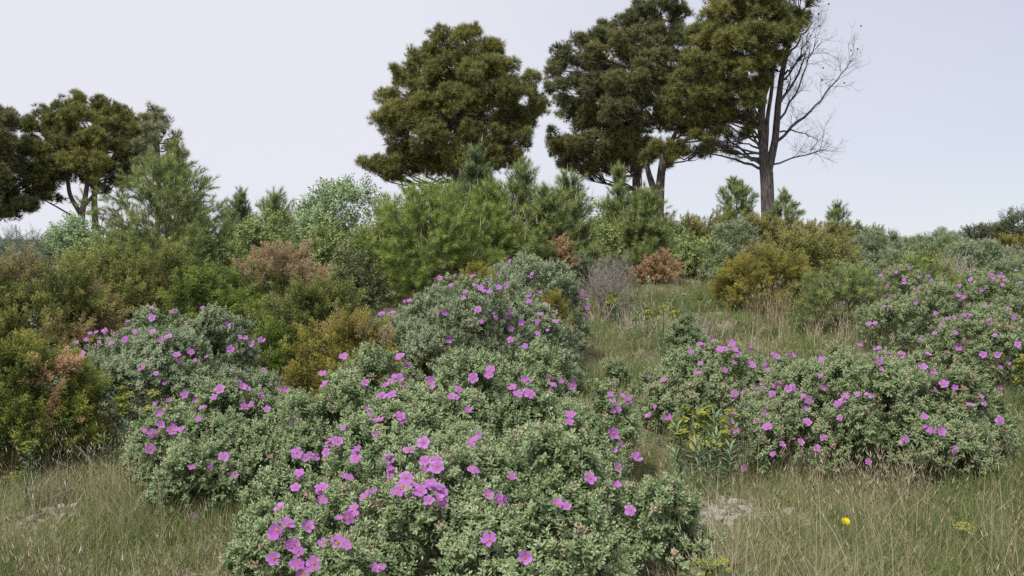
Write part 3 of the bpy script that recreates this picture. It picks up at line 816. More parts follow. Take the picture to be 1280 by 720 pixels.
YP = [
    ('rounded young pine with pale shoot tips, between the left pines and the thicket', 208, 15, 204, 84, M_YP, 1.25, .45, 1.1, .4),
    ('slim young pine crown against the sky right of the left pines', 222, 19, 172, 26, M_YP, 1.1, .4, 1.15, .8),
    ('bright yellow-green broad young pine in front of the round pine', 536, 13, 240, 86, M_YPB, 1.5, .4, 1.1, .4),
    ('dark bluish young pine standing upright below the round pine', 592, 17.5, 190, 38, M_YPD, 1.7, .3, 1.2, .9),
    ('tall young pine with pale tips, second from the dark bluish one', 652, 17, 204, 40, M_YP, 1.3, .3, 1.2, .9),
    ('low young pine in front of the dark bluish one', 622, 14.5, 236, 44, M_YPB, 1.4, .35, 1.15, .7),
    ('bushy mid-green young pine left of the forked trunks', 714, 15.5, 222, 36, M_YP, 1.5, .35, 1.2, .8),
    ('small young pine between two taller ones in the middle row', 682, 14.2, 240, 36, M_YP, 1.5, .35, 1.2, .8),
    ('pointed young pine in front of the big olive pine', 780, 17.5, 210, 30, M_YP, 1.3, .3, 1.2, .9),
    ('low bushy young pine in front of the forked trunks', 806, 16.5, 238, 32, M_YP, 1.5, .35, 1.2, .7),
    ('thin young pine with upright tufts on the skyline left of the pale shrub', 342, 20, 248, 36, M_YP, 1.1, .35, 1.3, .9),
    ('slender dark young pine beside the dark rounded evergreen', 296, 26, 242, 18, M_YPD, 1.1, .4, 1.5, .95),
    ('young green pine with arching twigs at the right of the meadow', 1052, 10.2, 342, 52, M_YP, 1.3, .4, .8, .35),
    ('feathery young pine on the crest left of the half-bare trunk', 921, 34, 227, 27, M_YP, .8, .35, 1.9, .8),
    ('small young pine on the crest right of the half-bare trunk', 981, 34, 242, 17, M_YP, .8, .35, 1.8, .8),
    ('little dark young pine alone on the right skyline', 1047, 32, 259, 15, M_YP, .8, .35, 1.7, .8),
]
for i, (lab, px, d, top, half, mt, dens, peak, scl, upr) in enumerate(YP):
    sapling(lab, px, d, top, half, mt, i + 1, dens * 1.1, peak, scale=scl, upright=upr * .75, candles=.09 if 11 < d < 30 else .03)


# ------------------------------------------------------------------ big pines
def pine(label, d, lobes, trunks, mat, seed, cxy, crown_r, group='tall old pines', dens=1., bare=(), cones=0, flat=.72, limb_r=.05, sparse=()):
    lobes = [(a, b, c * .87) for a, b, c in lobes]
    R = np.random.default_rng(seed)
    s = d / F
    x, y = (trunks[0][0][0] - 640) * s, d
    base = np.array([x, y, float(H(x, y))])
    root = thing('pine_tree', label, 'tree', base, group)
    T = Geo(); nodes = []
    for q, path in enumerate(trunks):
        P = np.array([PX(a, b, d) for a, b, _ in path]); rad = np.array([c * s for *_, c in path])
        if q == 0:
            P[0, 2] = base[2] - .15
        # smooth by resampling
        t = np.linspace(0, len(P) - 1, 4 * len(P)); Pi = np.stack([np.interp(t, np.arange(len(P)), P[:, k]) for k in range(3)], 1)
        Pi[1:-1] += R.normal(0, .02, (len(Pi) - 2, 3))
        for _ in range(2): Pi[1:-1] = .25 * Pi[:-2] + .5 * Pi[1:-1] + .25 * Pi[2:]
        ri = np.interp(t, np.arange(len(P)), rad)
        if q == 0: ri[:3] *= [1.35, 1.15, 1.05]
        T.tube(Pi, ri, 10)
        nodes.append((Pi, ri))
    link('trunk', T.mesh('trunk', M_BARK, base, True), root)
    allP = np.concatenate([n[0] for n in nodes]); allR = np.concatenate([n[1] for n in nodes])
    C = []; r = []; sp = []
    for li, (lx, ly, lr) in enumerate(lobes):
        e = math.hypot(lx - cxy[0], ly - cxy[1]) / crown_r
        dep = crown_r * s * math.sqrt(max(.06, 1 - min(e, 1) ** 2)) * .8
        thin = li in sparse
        for sg in ((-1, 1) if not thin else (R.choice([-1, 1]),)):
            dy = sg * dep * R.uniform(.25, 1)
            C.append(PX(lx, ly, d) + [0, dy, 0]); r.append(lr * s); sp.append(thin)
    C = np.array(C); r = np.array(r); sp = np.array(sp)
    B = Geo(); TP = []; TD = []; TL = []
    for c, rr, th in zip(C, r, sp):
        dist = np.linalg.norm(allP - c, axis=1) + 1.5 * np.maximum(0, allP[:, 2] - c[2] + .25 * np.linalg.norm((allP - c)[:, :2], axis=1))
        j = int(dist.argmin())
        p0 = allP[j]
        P = curve(p0, c, R, 7, -.05, .05)
        B.tube(P, np.linspace(min(allR[j] * .55, limb_r), .014, 7), 5)
        ns = 17
        pv = R.random() * .6
        for q in range(ns):
            dv = norm(R.normal(size=3)) * [1, 1, flat]
            cc = c + dv * rr * R.uniform(.45, .85)
            r2 = rr * R.uniform(.30, .54)
            if q >= 9: cc = c + dv * rr * R.uniform(.85, 1.28); r2 = rr * R.uniform(.14, .26)
            B.tube(curve(P[4], cc, R, 4, 0, .08), [.014, .011, .008, .005], 3)
            n = int(dens * (27 if not th else 12) * (r2 / .2) ** 2)
            dd = norm(R.normal(size=(n, 3)) + norm(cc - c) * .3 + [0, 0, .5])
            TP.append(cc + dd * [1, 1, .75] * r2 * R.uniform(.45, 1.08, (n, 1)))
            TD.append(norm(dd + [0, 0, .5] + R.normal(0, .3, (n, 3))))
            TL.append(np.full(n, np.clip(pv * R.uniform(.5, 1.3), 0, 1)))
    link('limbs', B.mesh('limbs', M_BARK, base), root)
    TP = np.concatenate(TP); TD = np.concatenate(TD); TL = np.concatenate(TL)
    G = Geo(); k = R.integers(0, 3, len(TP))
    for q in range(3):
        m = k == q
        G.stamp(TUFT[q], TP[m], TD[m], R.uniform(.75, 1.25, m.sum()), R, TL[m])
    link('crown', G.mesh('crown', mat, base), root)
    if bare:
        B = Geo(); ends = []
        for path, rad, kids in bare:
            P = np.array([PX(a, b, d) + [0, R.normal(0, .12) * (i > 0), 0] for i, (a, b) in enumerate(path)])
            t = np.linspace(0, len(P) - 1, 3 * len(P)); Pi = np.stack([np.interp(t, np.arange(len(P)), P[:, q]) for q in range(3)], 1)
            Pi[1:-1] += R.normal(0, .03, (len(Pi) - 2, 3))
            B.tube(Pi, np.linspace(rad, .012, len(Pi)), 5)
            for _ in range(kids):
                i = R.integers(2, len(Pi) - 1); dd = norm(Pi[i + 1] - Pi[i - 1])
                sd = norm(dd + np.array([R.normal(0, .7), R.normal(0, .6), R.normal(.15, .6)]))
                branch(B, Pi[i], sd, R.uniform(.55, 1.25), .011, 2, R, .1, ends, (3, 5), .62, .09, 3)
            ends.append((Pi[-1], norm(Pi[-1] - Pi[-2])))
        link('bare_branches', B.mesh('bare_branches', M_BARK, base), root)
        if cones:
            nn = 6; cv = []; cf = []
            prof = [(0, 0), (.03, .012), (.034, .035), (.02, .065), (0, .08)]
            for (rr, zz) in prof:
                cv += [[rr * math.cos(a), rr * math.sin(a), zz] for a in np.arange(nn) * 2 * math.pi / nn]
            cf = [[i * nn + j, i * nn + (j + 1) % nn, (i + 1) * nn + (j + 1) % nn, (i + 1) * nn + j] for i in range(4) for j in range(nn)]
            cm = make_mesh('cone', np.array(cv), np.array(cf), M_BARK)
            pick = [e for e in ends if e[0][2] > PX(0, 150, d)[2]]
            for e in R.permutation(len(pick))[:cones]:
                o = link('cone', cm, root, pick[e][0] - base); o.rotation_euler = (R.uniform(-1, 1), R.uniform(-1, 1), 0)
    FOOT.append((x, y, .4, .4))


pine('broad round pine standing alone in the middle of the skyline', 40,
     [(560,62,21),(590,62,20),(530,74,21),(615,74,20),(634,96,18),(506,95,18),(560,95,28),(600,105,28),(535,115,26),(492,130,17),(640,125,18),(662,108,12),(672,135,14),(655,150,18),(620,140,26),(580,140,30),(540,150,28),(505,155,22),(482,160,12),(508,185,22),(545,185,24),(600,175,26),(635,175,20),(655,178,10),(610,200,20),(575,205,20),(540,205,22),(502,205,22),(476,207,15),(458,206,9),(490,220,11),(640,200,12),(560,120,26)],
     [[(573,262,7.5),(570,215,6.5),(572,160,5.5),(575,110,4),(578,65,1.5)]], M_PINE, 21, (570,135), 118)
pine('large dark pine with a single slim trunk, second from the right', 43,
     [(825,18,19),(800,25,19),(845,25,15),(778,40,17),(757,42,13),(742,57,13),(718,66,14),(698,75,13),(690,97,11),(705,112,13),(735,85,20),(770,70,24),(805,60,26),(840,60,22),(850,95,22),(815,100,28),(775,110,28),(740,120,22),(712,135,15),(735,150,22),(770,150,28),(810,140,28),(845,130,20),(698,185,15),(720,180,20),(750,185,24),(785,185,24),(712,205,15),(738,210,14),(690,170,8),(770,205,16),(800,205,12)],
     [[(797,262,6.5),(796,205,6),(795,150,5),(805,80,3.5),(818,25,1.5)]], M_PINE_D, 22, (780,110), 120)
pine('smaller yellow-green pine with forked slanting trunks', 40.5,
     [(838,150,15),(868,158,20),(850,188,14),(822,186,14),(880,188,11),(808,198,10),(835,204,9),(865,132,14),(890,145,12),(895,165,9)],
     [[(823,262,6.5),(825,228,5.5),(830,195,4.5),(845,165,2.5),(862,140,1.5)], [(823,252,4.5),(813,225,4),(808,205,3),(815,185,1.5)]], M_PINE, 23, (850,170), 60)
pine('tall pine with bare dead branches on its right side', 38,
     [(935,5,22),(905,10,20),(965,0,20),(990,3,14),(1005,10,10),(880,30,16),(910,38,26),(945,35,26),(975,30,18),(1000,28,9),(873,60,18),(900,70,26),(935,65,24),(965,58,14),(983,45,10),(860,85,13),(850,100,11),(880,100,20),(910,100,20),(938,88,15),(845,118,10),(870,125,14),(895,125,16),(918,116,13),(950,-22,24),(915,-16,20),(985,-20,18),(900,165,12),(920,172,12),(895,184,13),(915,188,9),(880,178,10),(935,150,9),(880,150,11),(925,135,14),(905,145,13),(940,118,12),(935,165,8),(870,168,9),(985,66,6),(998,48,5),(1004,34,6),(975,82,6),(992,78,4),(948,108,12),(962,80,13),(938,135,9),(968,60,13),(905,140,12),(886,132,12)],
     [[(961,268,8.8),(959,240,8.2),(958,212,8.2),(953,185,5.2),(951,150,4.8),(957,105,4.),(954,55,3.4),(960,5,2.2)],
      [(959,214,6.2),(967,185,4.6),(971,150,4.2),(974,115,3.7),(980,80,3.2),(988,48,2.4),(1000,12,1.3)],
      [(957,190,3),(960,150,2.6),(966,100,2.2),(968,50,1.6)]], M_PINE, 24, (925,60), 105,
     bare=[([(970,178),(1000,150),(1025,125),(1050,95),(1068,72)], .062, 18), ([(974,150),(998,112),(1010,78),(1022,50)], .048, 14), ([(980,100),(1000,70),(1013,38)], .04, 11),
           ([(964,206),(1000,196),(1034,186)], .042, 13), ([(952,206),(930,190),(905,170),(885,150)], .06, 7), ([(954,212),(925,200),(890,192),(858,190)], .062, 9),
           ([(951,185),(928,152),(902,128)], .055, 6), ([(985,70),(1003,45),(1020,25)], .05, 5), ([(975,165),(995,165),(1015,170)], .04, 4), ([(953,150),(938,128),(925,100)], .05, 6), ([(957,120),(966,95),(970,60)], .05, 6), ([(970,140),(984,112),(990,80)], .045, 7), ([(952,170),(935,158),(912,150)], .05, 6), ([(976,125),(1000,92),(1008,60)], .06, 7)],
     cones=30, sparse=(27, 28, 29, 30, 31, 32, 33, 39, 40, 41, 42, 43))
pine('flat-topped pine with a forked trunk at the left', 44,
     [(110,130,12),(130,131,12),(90,137,16),(150,140,12),(67,147,15),(115,150,22),(50,160,14),(80,165,22),(145,158,18),(170,160,14),(184,150,8),(105,180,24),(135,180,20),(165,183,16),(60,190,20),(42,187,12),(112,205,18),(132,220,14),(147,208,14),(72,212,17),(45,215,16),(55,235,11),(88,200,18),(34,258,9),(62,226,12),(46,244,10),(70,248,7)],
     [[(103,300,4.2),(101,268,3.9),(108,243,3.0),(112,200,2.4),(118,150,1.3)], [(101,268,3.0),(88,245,2.6),(80,210,2.2),(74,165,1.5)], [(100,276,1.3),(78,262,1.),(56,250,.7)], [(101,262,2.5),(122,238,2),(140,215,1.4)]], M_PINE, 25, (110,180), 80, group='pines at the left')
pine('slim pine trunk with a thin crown just right of the forked one', 46,
     [(125,236,8),(150,225,9),(158,198,11),(172,190,12),(180,175,10),(165,212,9),(128,205,12),(160,170,11),(110,225,8)],
     [[(121,300,4.2),(117,258,3.6),(120,225,3),(130,190,2),(150,165,1.2)]], M_PINE_D, 26, (140,200), 45, group='pines at the left')
pine('pine cut off by the left edge of the photo', 42,
     [(-2,140,14),(15,152,15),(0,168,24),(22,180,17),(5,200,24),(17,225,20),(-10,230,22),(5,250,18),(30,254,11),(15,268,11),(-28,150,28),(-30,190,30),(-30,240,28),(-12,270,16)],
     [[(-10,305,6.5),(-7,250,5.5),(-4,200,4),(-2,150,2)]], M_PINE_D, 27, (-10,200), 75, group='pines at the left')
pine('loose light-crowned pine behind the rounded young pine', 31,
     [(194,138,7),(199,150,9),(214,165,7),(188,164,9),(205,180,9),(222,188,8),(184,185,9),(196,203,9),(178,205,9),(215,206,9),(200,222,9)],
     [[(196,300,3.5),(199,240,2.8),(198,190,2),(196,140,.9)]], M_YPD, 28, (200,180), 45, group='pines at the left', dens=.8, limb_r=.03)


def oak(label, px, d, top, half, seed):
    shrub('oak_tree', label, 'tree', px, d, top, half, LEAFY, M_OAK, .24, scale=3.2, n_lobe=30, rs=.34, cover=4., seed=seed, stem_r=.06, rough=.22, group='dark oaks on the far ridge')


oak('distant dark oak at the right edge of the skyline', 1272, 70, 262, 27, 1)
oak('small distant oak standing apart, farther left of the big dark one', 1222, 74, 283, 17, 2)
oak('small distant oak touching the left side of the big dark one', 1246, 76, 280, 14, 3)


# ------------------------------------------------------------------ spurges
def spurge_leaf_template(seed, n, L, W, Sx):
    R = np.random.default_rng(seed); ps = []
    for i in range(n):
        t = i / (n - 1)
        v, f = leaf(L * R.uniform(.8, 1.1) * (1 - .3 * t), W, .1, .1)
        v = rotz(tilt(v, math.radians(105 - 65 * t + R.normal(0, 8))), i * 2.4)
        ps.append((v + [0, 0, Sx * (.25 + .75 * t)], f, t))
    return merge(ps)


def bract_template(seed, n, S):
    R = np.random.default_rng(seed); ps = []
    for i in range(n):
        a = i * 2.4; rr = S * math.sqrt(i / n)
        z = .5 * S * (1 - (rr / S) ** 2) + R.normal(0, .006)
        m = 5; q = np.arange(m) * 2 * math.pi / m
        v = np.concatenate([[[0, 0, -.003]], np.stack([np.cos(q), np.sin(q), np.full(m, .35)], 1) * .0095])
        v = tilt(v, R.uniform(0, .7)); v = rotz(v, a) + [rr * math.cos(a), rr * math.sin(a), z]
        ps.append((v, np.array([[0, i1 + 1, (i1 + 1) % m + 1] for i1 in range(m)]), R.random()))
    return merge(ps)


EL = [spurge_leaf_template(s, 38, .085, .0125, .30) for s in (1, 2)]
EB = [bract_template(s, 42, .042) for s in (1, 2)]


def spurge(label, px, d, pts, heads=True, seed=0, leafs=1., hsc=1., cyl=False):
    """pts: list of (px, top py) stems"""
    R = np.random.default_rng(seed + 77)
    x, y = (px - 640) / F * d, d; base = np.array([x, y, float(H(x, y))])
    root = thing('spurge', label, 'plant', base, 'yellow-green spurges')
    S = Geo(); Lg = Geo()
    for (sx, sy) in pts:
        dd = d + R.normal(0, .08)
        tip = PX(sx, sy, dd)
        b = np.array([x + (tip[0] - x) * .55 + R.normal(0, .02), dd + R.normal(0, .05), 0]); b[2] = H(b[0], b[1]) - .02
        P = curve(b, tip, R, 6, 0, .03)
        S.tube(P, np.linspace(.005, .003, 6), 5)
        hh = max(.12, tip[2] - b[2])
        Lg.stamp(EL[R.integers(2)], (tip - [0, 0, min(.30, hh) + .01])[None], norm(tip - b)[None], min(1., hh / .3) * leafs, R)
        if heads:
            hs = np.array([tip] + [tip + [R.normal(0, .018), R.normal(0, .018), -.028 * q] for q in range(1, 6 if cyl else 2)])
            Bg = Geo(); Bg.stamp(EB[R.integers(2)], hs, np.tile([0, 0, 1.], (len(hs), 1)) + R.normal(0, .2, (len(hs), 3)), R.uniform(.65, .9, len(hs)) * hsc, R)
            link('flower_head', Bg.mesh('flower_head', M_EUPF, tip), root, tip - base)
    link('stems', S.mesh('stems', M_EUPH, base), root)
    link('leaves', Lg.mesh('leaves', M_EUPH, base), root)
    return root, base


spurge('single spurge with one pale yellow-green head, in front of the left juniper', 36, 4.75, [(35, 556)], seed=1)
spurge('pair of slender yellow-green spurges below the dark rock rose dome', 170, 5.6, [(152, 487), (192, 492)], seed=2, cyl=True)
spurge('dark flowerless spurge beside the left juniper', 160, 5.5, [(158, 525), (168, 532), (148, 538)], heads=False, seed=3)
rt, bs = spurge('broad spurge clump with yellow heads, between the two right-hand rock roses and the front one', 878, 5.2, [(857, 512), (878, 520), (888, 510), (902, 525), (912, 515), (848, 526)], seed=4, cyl=True)
G = Geo(); R_ = np.random.default_rng(3)
G.stamp(t_leafy(21, 6, .035, .012, .03), (PX(863, 547, 5.0))[None], np.array([[.1, -.5, -.8]]), 1.2, R_)
link('withered_leaf', G.mesh('withered_leaf', M_YEL, bs), rt)
spurge('flowerless green spurge clump just left of the wide right rock rose', 905, 5.0, [(880, 548), (895, 540), (912, 552), (868, 556)], heads=False, seed=9)
spurge('dense yellow-green spurge at the bottom edge of the photo', 892, 3.3, [(866, 708), (874, 703), (882, 706), (889, 700), (896, 705), (903, 702), (911, 704), (918, 708), (870, 714), (884, 712), (898, 712), (909, 713)], seed=5, hsc=.55)
spurge('pale little spurge in the grass near the lower right corner', 1212, 4.0, [(1206, 660), (1217, 664)], seed=6, leafs=.5)
spurge('blue-green leafy spurge by the bottom right corner', 1262, 3.95, [(1256, 692), (1268, 700)], heads=False, seed=7, leafs=.9)
spurge('tall yellow-green spurge at the foot of the twiggy shrub', 765, 11.0, [(763, 365), (768, 368), (760, 372), (766, 374)], seed=8, cyl=True)
spurge('row of small yellow-headed spurges in the middle of the meadow', 838, 8.9, [(830, 384), (840, 387), (820, 390), (848, 391), (808, 386)], seed=10)
spurge('two spurge heads beside the pale dead stalks in the meadow', 800, 9.6, [(795, 396), (809, 393), (823, 398)], seed=11)
spurge('slender spurge below the low green shrub at the meadow top', 856, 11.2, [(855, 368), (876, 374)], seed=12)
spurge('yellow spurge at the right foot of the round golden juniper', 1016, 10.8, [(1014, 372), (1020, 376)], seed=13)
spurge('blue-green flowerless spurge in front of the larger withered juniper', 790, 13.2, [(785, 350), (793, 348), (801, 352), (778, 352)], heads=False, seed=14, leafs=1.2)
spurge('yellow spurge patch between grey rock roses on the right slope', 1152, 12.6, [(1135, 325), (1145, 322), (1155, 324), (1165, 326)], seed=15)
spurge('yellow-green spurge poking up at the right edge behind the wide rock rose', 1274, 6.2, [(1274, 452), (1280, 446)], seed=16, cyl=True)


# ------------------------------------------------------------------ dead stalks in the meadow
def dead_stalks(label, px, d, n, wid, hgt, seed, wob=.2):
    R = np.random.default_rng(seed)
    x, y = (px - 640) / F * d, d; base = np.array([x, y, float(H(x, y))])
    rad = .006 if d > 6 else .003
    few = n <= 20
    root = thing('dead_stalks', label, 'dead plant', base, 'bleached dead stalks')
    G = Geo()
    for i in range(n):
        b = base + [R.normal(0, wid), R.normal(0, wid * .6), 0]; b[2] = H(b[0], b[1]) - .02
        if few: G = Geo()
        branch(G, b, np.array([R.normal(0, .35), R.normal(0, .3), 1]), hgt * R.uniform(.6, 1.2), rad, 1, R, .1, None, (0, 2), .5, wob, 4)
        if few: link('stalk', G.mesh('stalk', M_PALEW, b), root, b - base)
    if not few: link('stalks', G.mesh('stalks', M_PALEW, base), root)


dead_stalks('crooked bleached stalks standing in the middle of the meadow', 790, 9.8, 12, .12, .34, 1)
dead_stalks('thick tuft of bleached stalks below the round golden juniper', 880, 9.7, 46, .10, .26, 2, .12)
dead_stalks('few pale dead stalks at the foot of the twiggy shrub', 752, 10.8, 9, .09, .3, 3)
dead_stalks('thin dead sticks lying high in the meadow', 830, 12.4, 9, .25, .25, 4, .3)
dead_stalks('dry grey stalks between rock roses on the right slope', 1186, 16, 60, .22, .45, 5, .1)
dead_stalks('dry stalks with grey tips at the lower left, by the juniper', 50, 4.75, 9, .22, .26, 6, .10)


# ------------------------------------------------------------------ grass
def in_foot(x, y):
    m = np.zeros(len(x), bool)
    for (fx, fy, a, b) in FOOT:
        m |= ((x - fx) / a) ** 2 + ((y - fy) / b) ** 2 < .75
    return m


def lowfreq(x, y, s, ph=0.):
    return .5 + .25 * np.sin(x * s + 1.3 * np.sin(y * s * .8 + ph)) + .25 * np.sin(y * s * 1.3 + ph * 2 + 1.7 * np.sin(x * s * .7))


BARE = [(908, 642, 4.45, .20), (892, 655, 4.2, .13), (55, 650, 4.4, .25), (985, 650, 4.3, .1), (1057, 652, 3.62, .05), (1107, 697, 3.4, .045)]


def blades(G, n, y0, y1, u0, u1, h0, h1, w, lean, R, dry=.4, seg=3, heads=None, clump=True):
    y = np.sqrt(R.uniform(y0 ** 2, y1 ** 2, n)); x = y * R.uniform(u0, u1, n)
    if clump:
        k = max(1, n // 26)
        c = R.integers(0, k, n); x = x[c] + R.normal(0, .045, n); y = y[c] + R.normal(0, .045, n)
    ok = ~in_foot(x, y)
    for (bx, by, bd, br) in BARE:
        q = ((x - (bx - 640) / F * bd) / br) ** 2 + ((y - bd) / (br * 1.7)) ** 2
        ok &= (q > 1) | (R.random(n) < .16)
    x, y = x[ok], y[ok]; n = len(x)
    tall = .55 + .9 * lowfreq(x, y, 2.3, 1.)
    h = R.uniform(h0, h1, n) * tall; az = R.uniform(0, 6.283, n)
    ln = np.abs(R.normal(0, lean, n)) * h
    dx, dy = np.cos(az), np.sin(az)
    z = H(x, y) - .01
    ts = np.linspace(0, 1, seg + 1)
    V = np.zeros((n, 2 * seg + 1, 3))
    pz = R.uniform(0, 3.1416, n); wx, wy = np.cos(pz), np.sin(pz)
    ww = w * R.uniform(.6, 1.4, n)
    for i, t in enumerate(ts):
        cx = x + dx * ln * t ** 1.8; cy = y + dy * ln * t ** 1.8; cz = z + h * (t - .18 * (ln / h) * t * t)
        hw = ww * (1 - t) ** .6 * .5
        if i < seg:
            V[:, 2 * i] = np.stack([cx - wx * hw, cy - wy * hw, cz], 1); V[:, 2 * i + 1] = np.stack([cx + wx * hw, cy + wy * hw, cz], 1)
        else:
            V[:, 2 * seg] = np.stack([cx, cy, cz], 1)
    f = []
    for i in range(seg - 1):
        a = 2 * i; f += [[a, a + 1, a + 3], [a, a + 3, a + 2]]
    f.append([2 * seg - 2, 2 * seg - 1, 2 * seg])
    f = np.array(f)
    Fa = (f[None] + (np.arange(n) * (2 * seg + 1))[:, None, None]).reshape(-1, 3)
    dr = np.clip(dry + .5 * (lowfreq(x, y, 1.7, 3.) - .5) + R.normal(0, .22, n), 0, 1)
    G.add(V.reshape(-1, 3), Fa, np.repeat(dr, 2 * seg + 1), 0., 0.)
    if heads is not None and n:
        s = R.random(n) < .75
        heads.append((V[s, 2 * seg], np.stack([dx[s] * .5, dy[s] * .5, np.ones(s.sum())], 1)))


def build_grass():
    R = np.random.default_rng(99)
    G = Geo()
    blades(G, 52000, 2.9, 7.0, .16, .56, .05, .18, .0032, .8, R, .43)
    blades(G, 38000, 3.0, 6.0, -.56, -.18, .05, .18, .0032, .8, R, .40)
    blades(G, 16000, 3.0, 8.0, -.6, .6, .05, .15, .004, .5, R, .45)
    blades(G, 52000, 6.2, 16.5, .06, .34, .05, .15, .0065, .8, R, .29)
    blades(G, 30000, 6.5, 24, -.6, .62, .06, .22, .009, .7, R, .42, 2)
    blades(G, 40000, 20, 50, -.6, .62, .06, .2, .02, .7, R, .45, 2)
    blades(G, 20000, 2.9, 6.5, .16, .56, .03, .09, .003, 1.7, R, .75, 3)
    blades(G, 13000, 3.0, 6.0, -.56, -.18, .03, .09, .003, 1.7, R, .72, 3)
    blades(G, 9000, 6.5, 14, .06, .34, .03, .10, .005, 1.6, R, .72, 3)
    o = link('grass', G.mesh('grass', M_GRASS)); o['kind'] = 'stuff'
    o['label'] = 'short mixed green and straw grass covering the slope'
    G = Geo(); hd = []
    blades(G, 2700, 3.0, 6.5, .17, .56, .16, .40, .0016, .65, R, .42, 4, hd)
    blades(G, 1500, 3.2, 5.6, -.56, -.2, .16, .38, .0016, .65, R, .42, 4, hd)
    blades(G, 900, 6.5, 15, .07, .33, .16, .36, .0028, .45, R, .45, 3, hd)
    blades(G, 500, 9.5, 12, .2, .34, .2, .42, .003, .35, R, .45, 3, hd)
    blades(G, 1800, 7, 20, -.55, .6, .2, .4, .0045, .35, R, .5, 3, hd)
    hv = np.array([[0, -.0018, 0], [0, .0018, 0], [.0018, 0, .012], [-.0018, 0, .012], [0, 0, .034]])
    hf = np.array([[0, 1, 2], [0, 3, 1], [1, 4, 2], [0, 2, 4], [0, 4, 3], [1, 3, 4]])
    for (P, D) in hd:
        sc = np.where(P[:, 1] > 6.4, 1.4, 1.0) * R.uniform(.6, 1.3, len(P))
        G.stamp((hv, hf, np.zeros(5)), P - D * .008, D, sc, R)
    o = link('dry_grass', G.mesh('dry_grass', M_STRAW)); o['kind'] = 'stuff'
    o['label'] = 'tall thin straw-coloured stalks with seed heads above the grass'


build_grass()


# ------------------------------------------------------------------ stones and small flowers
def stone_mesh(seed):
    R = np.random.default_rng(seed)
    import bmesh
    bm = bmesh.new(); bmesh.ops.create_icosphere(bm, subdivisions=3, radius=1)
    pl = [(norm(R.normal(size=3)), R.uniform(.55, .85)) for _ in range(9)]
    for v in bm.verts:
        p = np.array(v.co)
        for n, dd in pl:
            q = p @ n
            if q > dd: p = p - n * (q - dd)
        p = p + R.normal(0, .012, 3)
        v.co = p * [1, .8, .6]
    me = bpy.data.meshes.new('stone'); bm.to_mesh(me); bm.free(); me.materials.append(M_STONE)
    return me


SM = [stone_mesh(s) for s in range(5)]
ST = [(932, 642, 4.5, .030, 'whitest pale stone on the bare patch right of the front rock rose'), (905, 648, 4.45, .022, None), (894, 640, 4.6, .02, None), (916, 634, 4.7, .026, None), (900, 655, 4.35, .018, None),
      (886, 650, 4.45, .02, None), (921, 655, 4.35, .014, None), (908, 626, 4.8, .024, None), (928, 630, 4.75, .018, None), (986, 648, 4.45, .022, 'lone flat stone in the dry grass below the wide right rock rose'),
      (40, 652, 4.6, .022, None), (62, 646, 4.7, .026, None), (80, 650, 4.62, .018, None), (25, 660, 4.5, .015, None), (52, 656, 4.55, .016, None), (878, 660, 4.3, .012, None), (912, 662, 4.25, .012, None)]
Rs = np.random.default_rng(8)
for q in range(26):
    ST.append((Rs.uniform(872, 945), Rs.uniform(625, 672), Rs.uniform(4.2, 4.8), Rs.uniform(.008, .02), None))
for q in range(16):
    ST.append((Rs.uniform(10, 110), Rs.uniform(640, 664), Rs.uniform(4.3, 4.8), Rs.uniform(.008, .018), None))
for i, (px, py, d, s, lab) in enumerate(ST):
    x = (px - 640) / F * d; z = float(H(x, d))
    o = link('stone', SM[i % 5], None, (x, d, z + s * .3))
    s = s * 1.6; o.scale = (s, s, s); o.rotation_euler = (Rs.normal(0, .2), Rs.normal(0, .2), Rs.uniform(0, 6.28))
    if not lab:
        lab = 'one of the pale broken stones on bare earth at the lower left' if px < 200 else 'one of the pale broken stones on bare earth right of the front rock rose'
    tag(o, lab, 'stone', 'pale stones at the lower left' if px < 200 else 'pale stones on the right')


def small_flower(name, label, px, py, d, mat, kind):
    R = np.random.default_rng(int(px))
    p = PX(px, py, d); x = p[0]; base = np.array([x, d, float(H(x, d))])
    root = thing(name, label, 'flower', base)
    G = Geo(); G.tube(curve(base - [0, 0, .02], p, R, 5, 0, .03), np.full(5, .0016), 5)
    link('stem', G.mesh('stem', M_EUPH, base), root)
    ps = []
    if kind == 'daisy':
        for ring, (n, L, el) in enumerate(((14, .017, 12), (11, .013, 32), (7, .008, 55))):
            for i in range(n):
                v = np.array([[0, -.0015, 0], [0, .0015, 0], [0, .0026, L], [0, -.0026, L]])
                v = rotz(tilt(v, math.radians(90 - el + R.normal(0, 5))), i * 6.283 / n + ring * .4)
                ps.append((v, np.array([[0, 1, 2], [0, 2, 3]]), R.random()))
    else:
        for i in range(90):
            v = np.array([[0, -.0006, 0], [0, .0006, 0], [0, 0, .008]])
            dd = norm(R.normal(size=3) + [0, 0, .3]); M = frames(dd[None], R)[0]
            ps.append((v @ M.T, np.array([[0, 1, 2]]), R.random()))
    v, f, a = merge(ps)
    M = np.array(Vector((.1, -.6, .8)).to_track_quat('Z', 'Y').to_matrix())
    me = make_mesh('flower_head', v @ M.T + (p - base), f, mat, {'age': a})
    link('flower_head', me, root)


M_WHITE = ramp_mat('white_fluff', [(0, (.7, .7, .68)), (1, (.85, .85, .82))], .3, .7)
small_flower('hawkweed', 'single bright yellow flower in the grass at the right', 1057, 652, 3.8, M_YEL, 'daisy')
small_flower('seed_head', 'tiny white fluffy seed head in the grass near the bottom right', 1107, 697, 3.5, M_WHITE, 'puff')

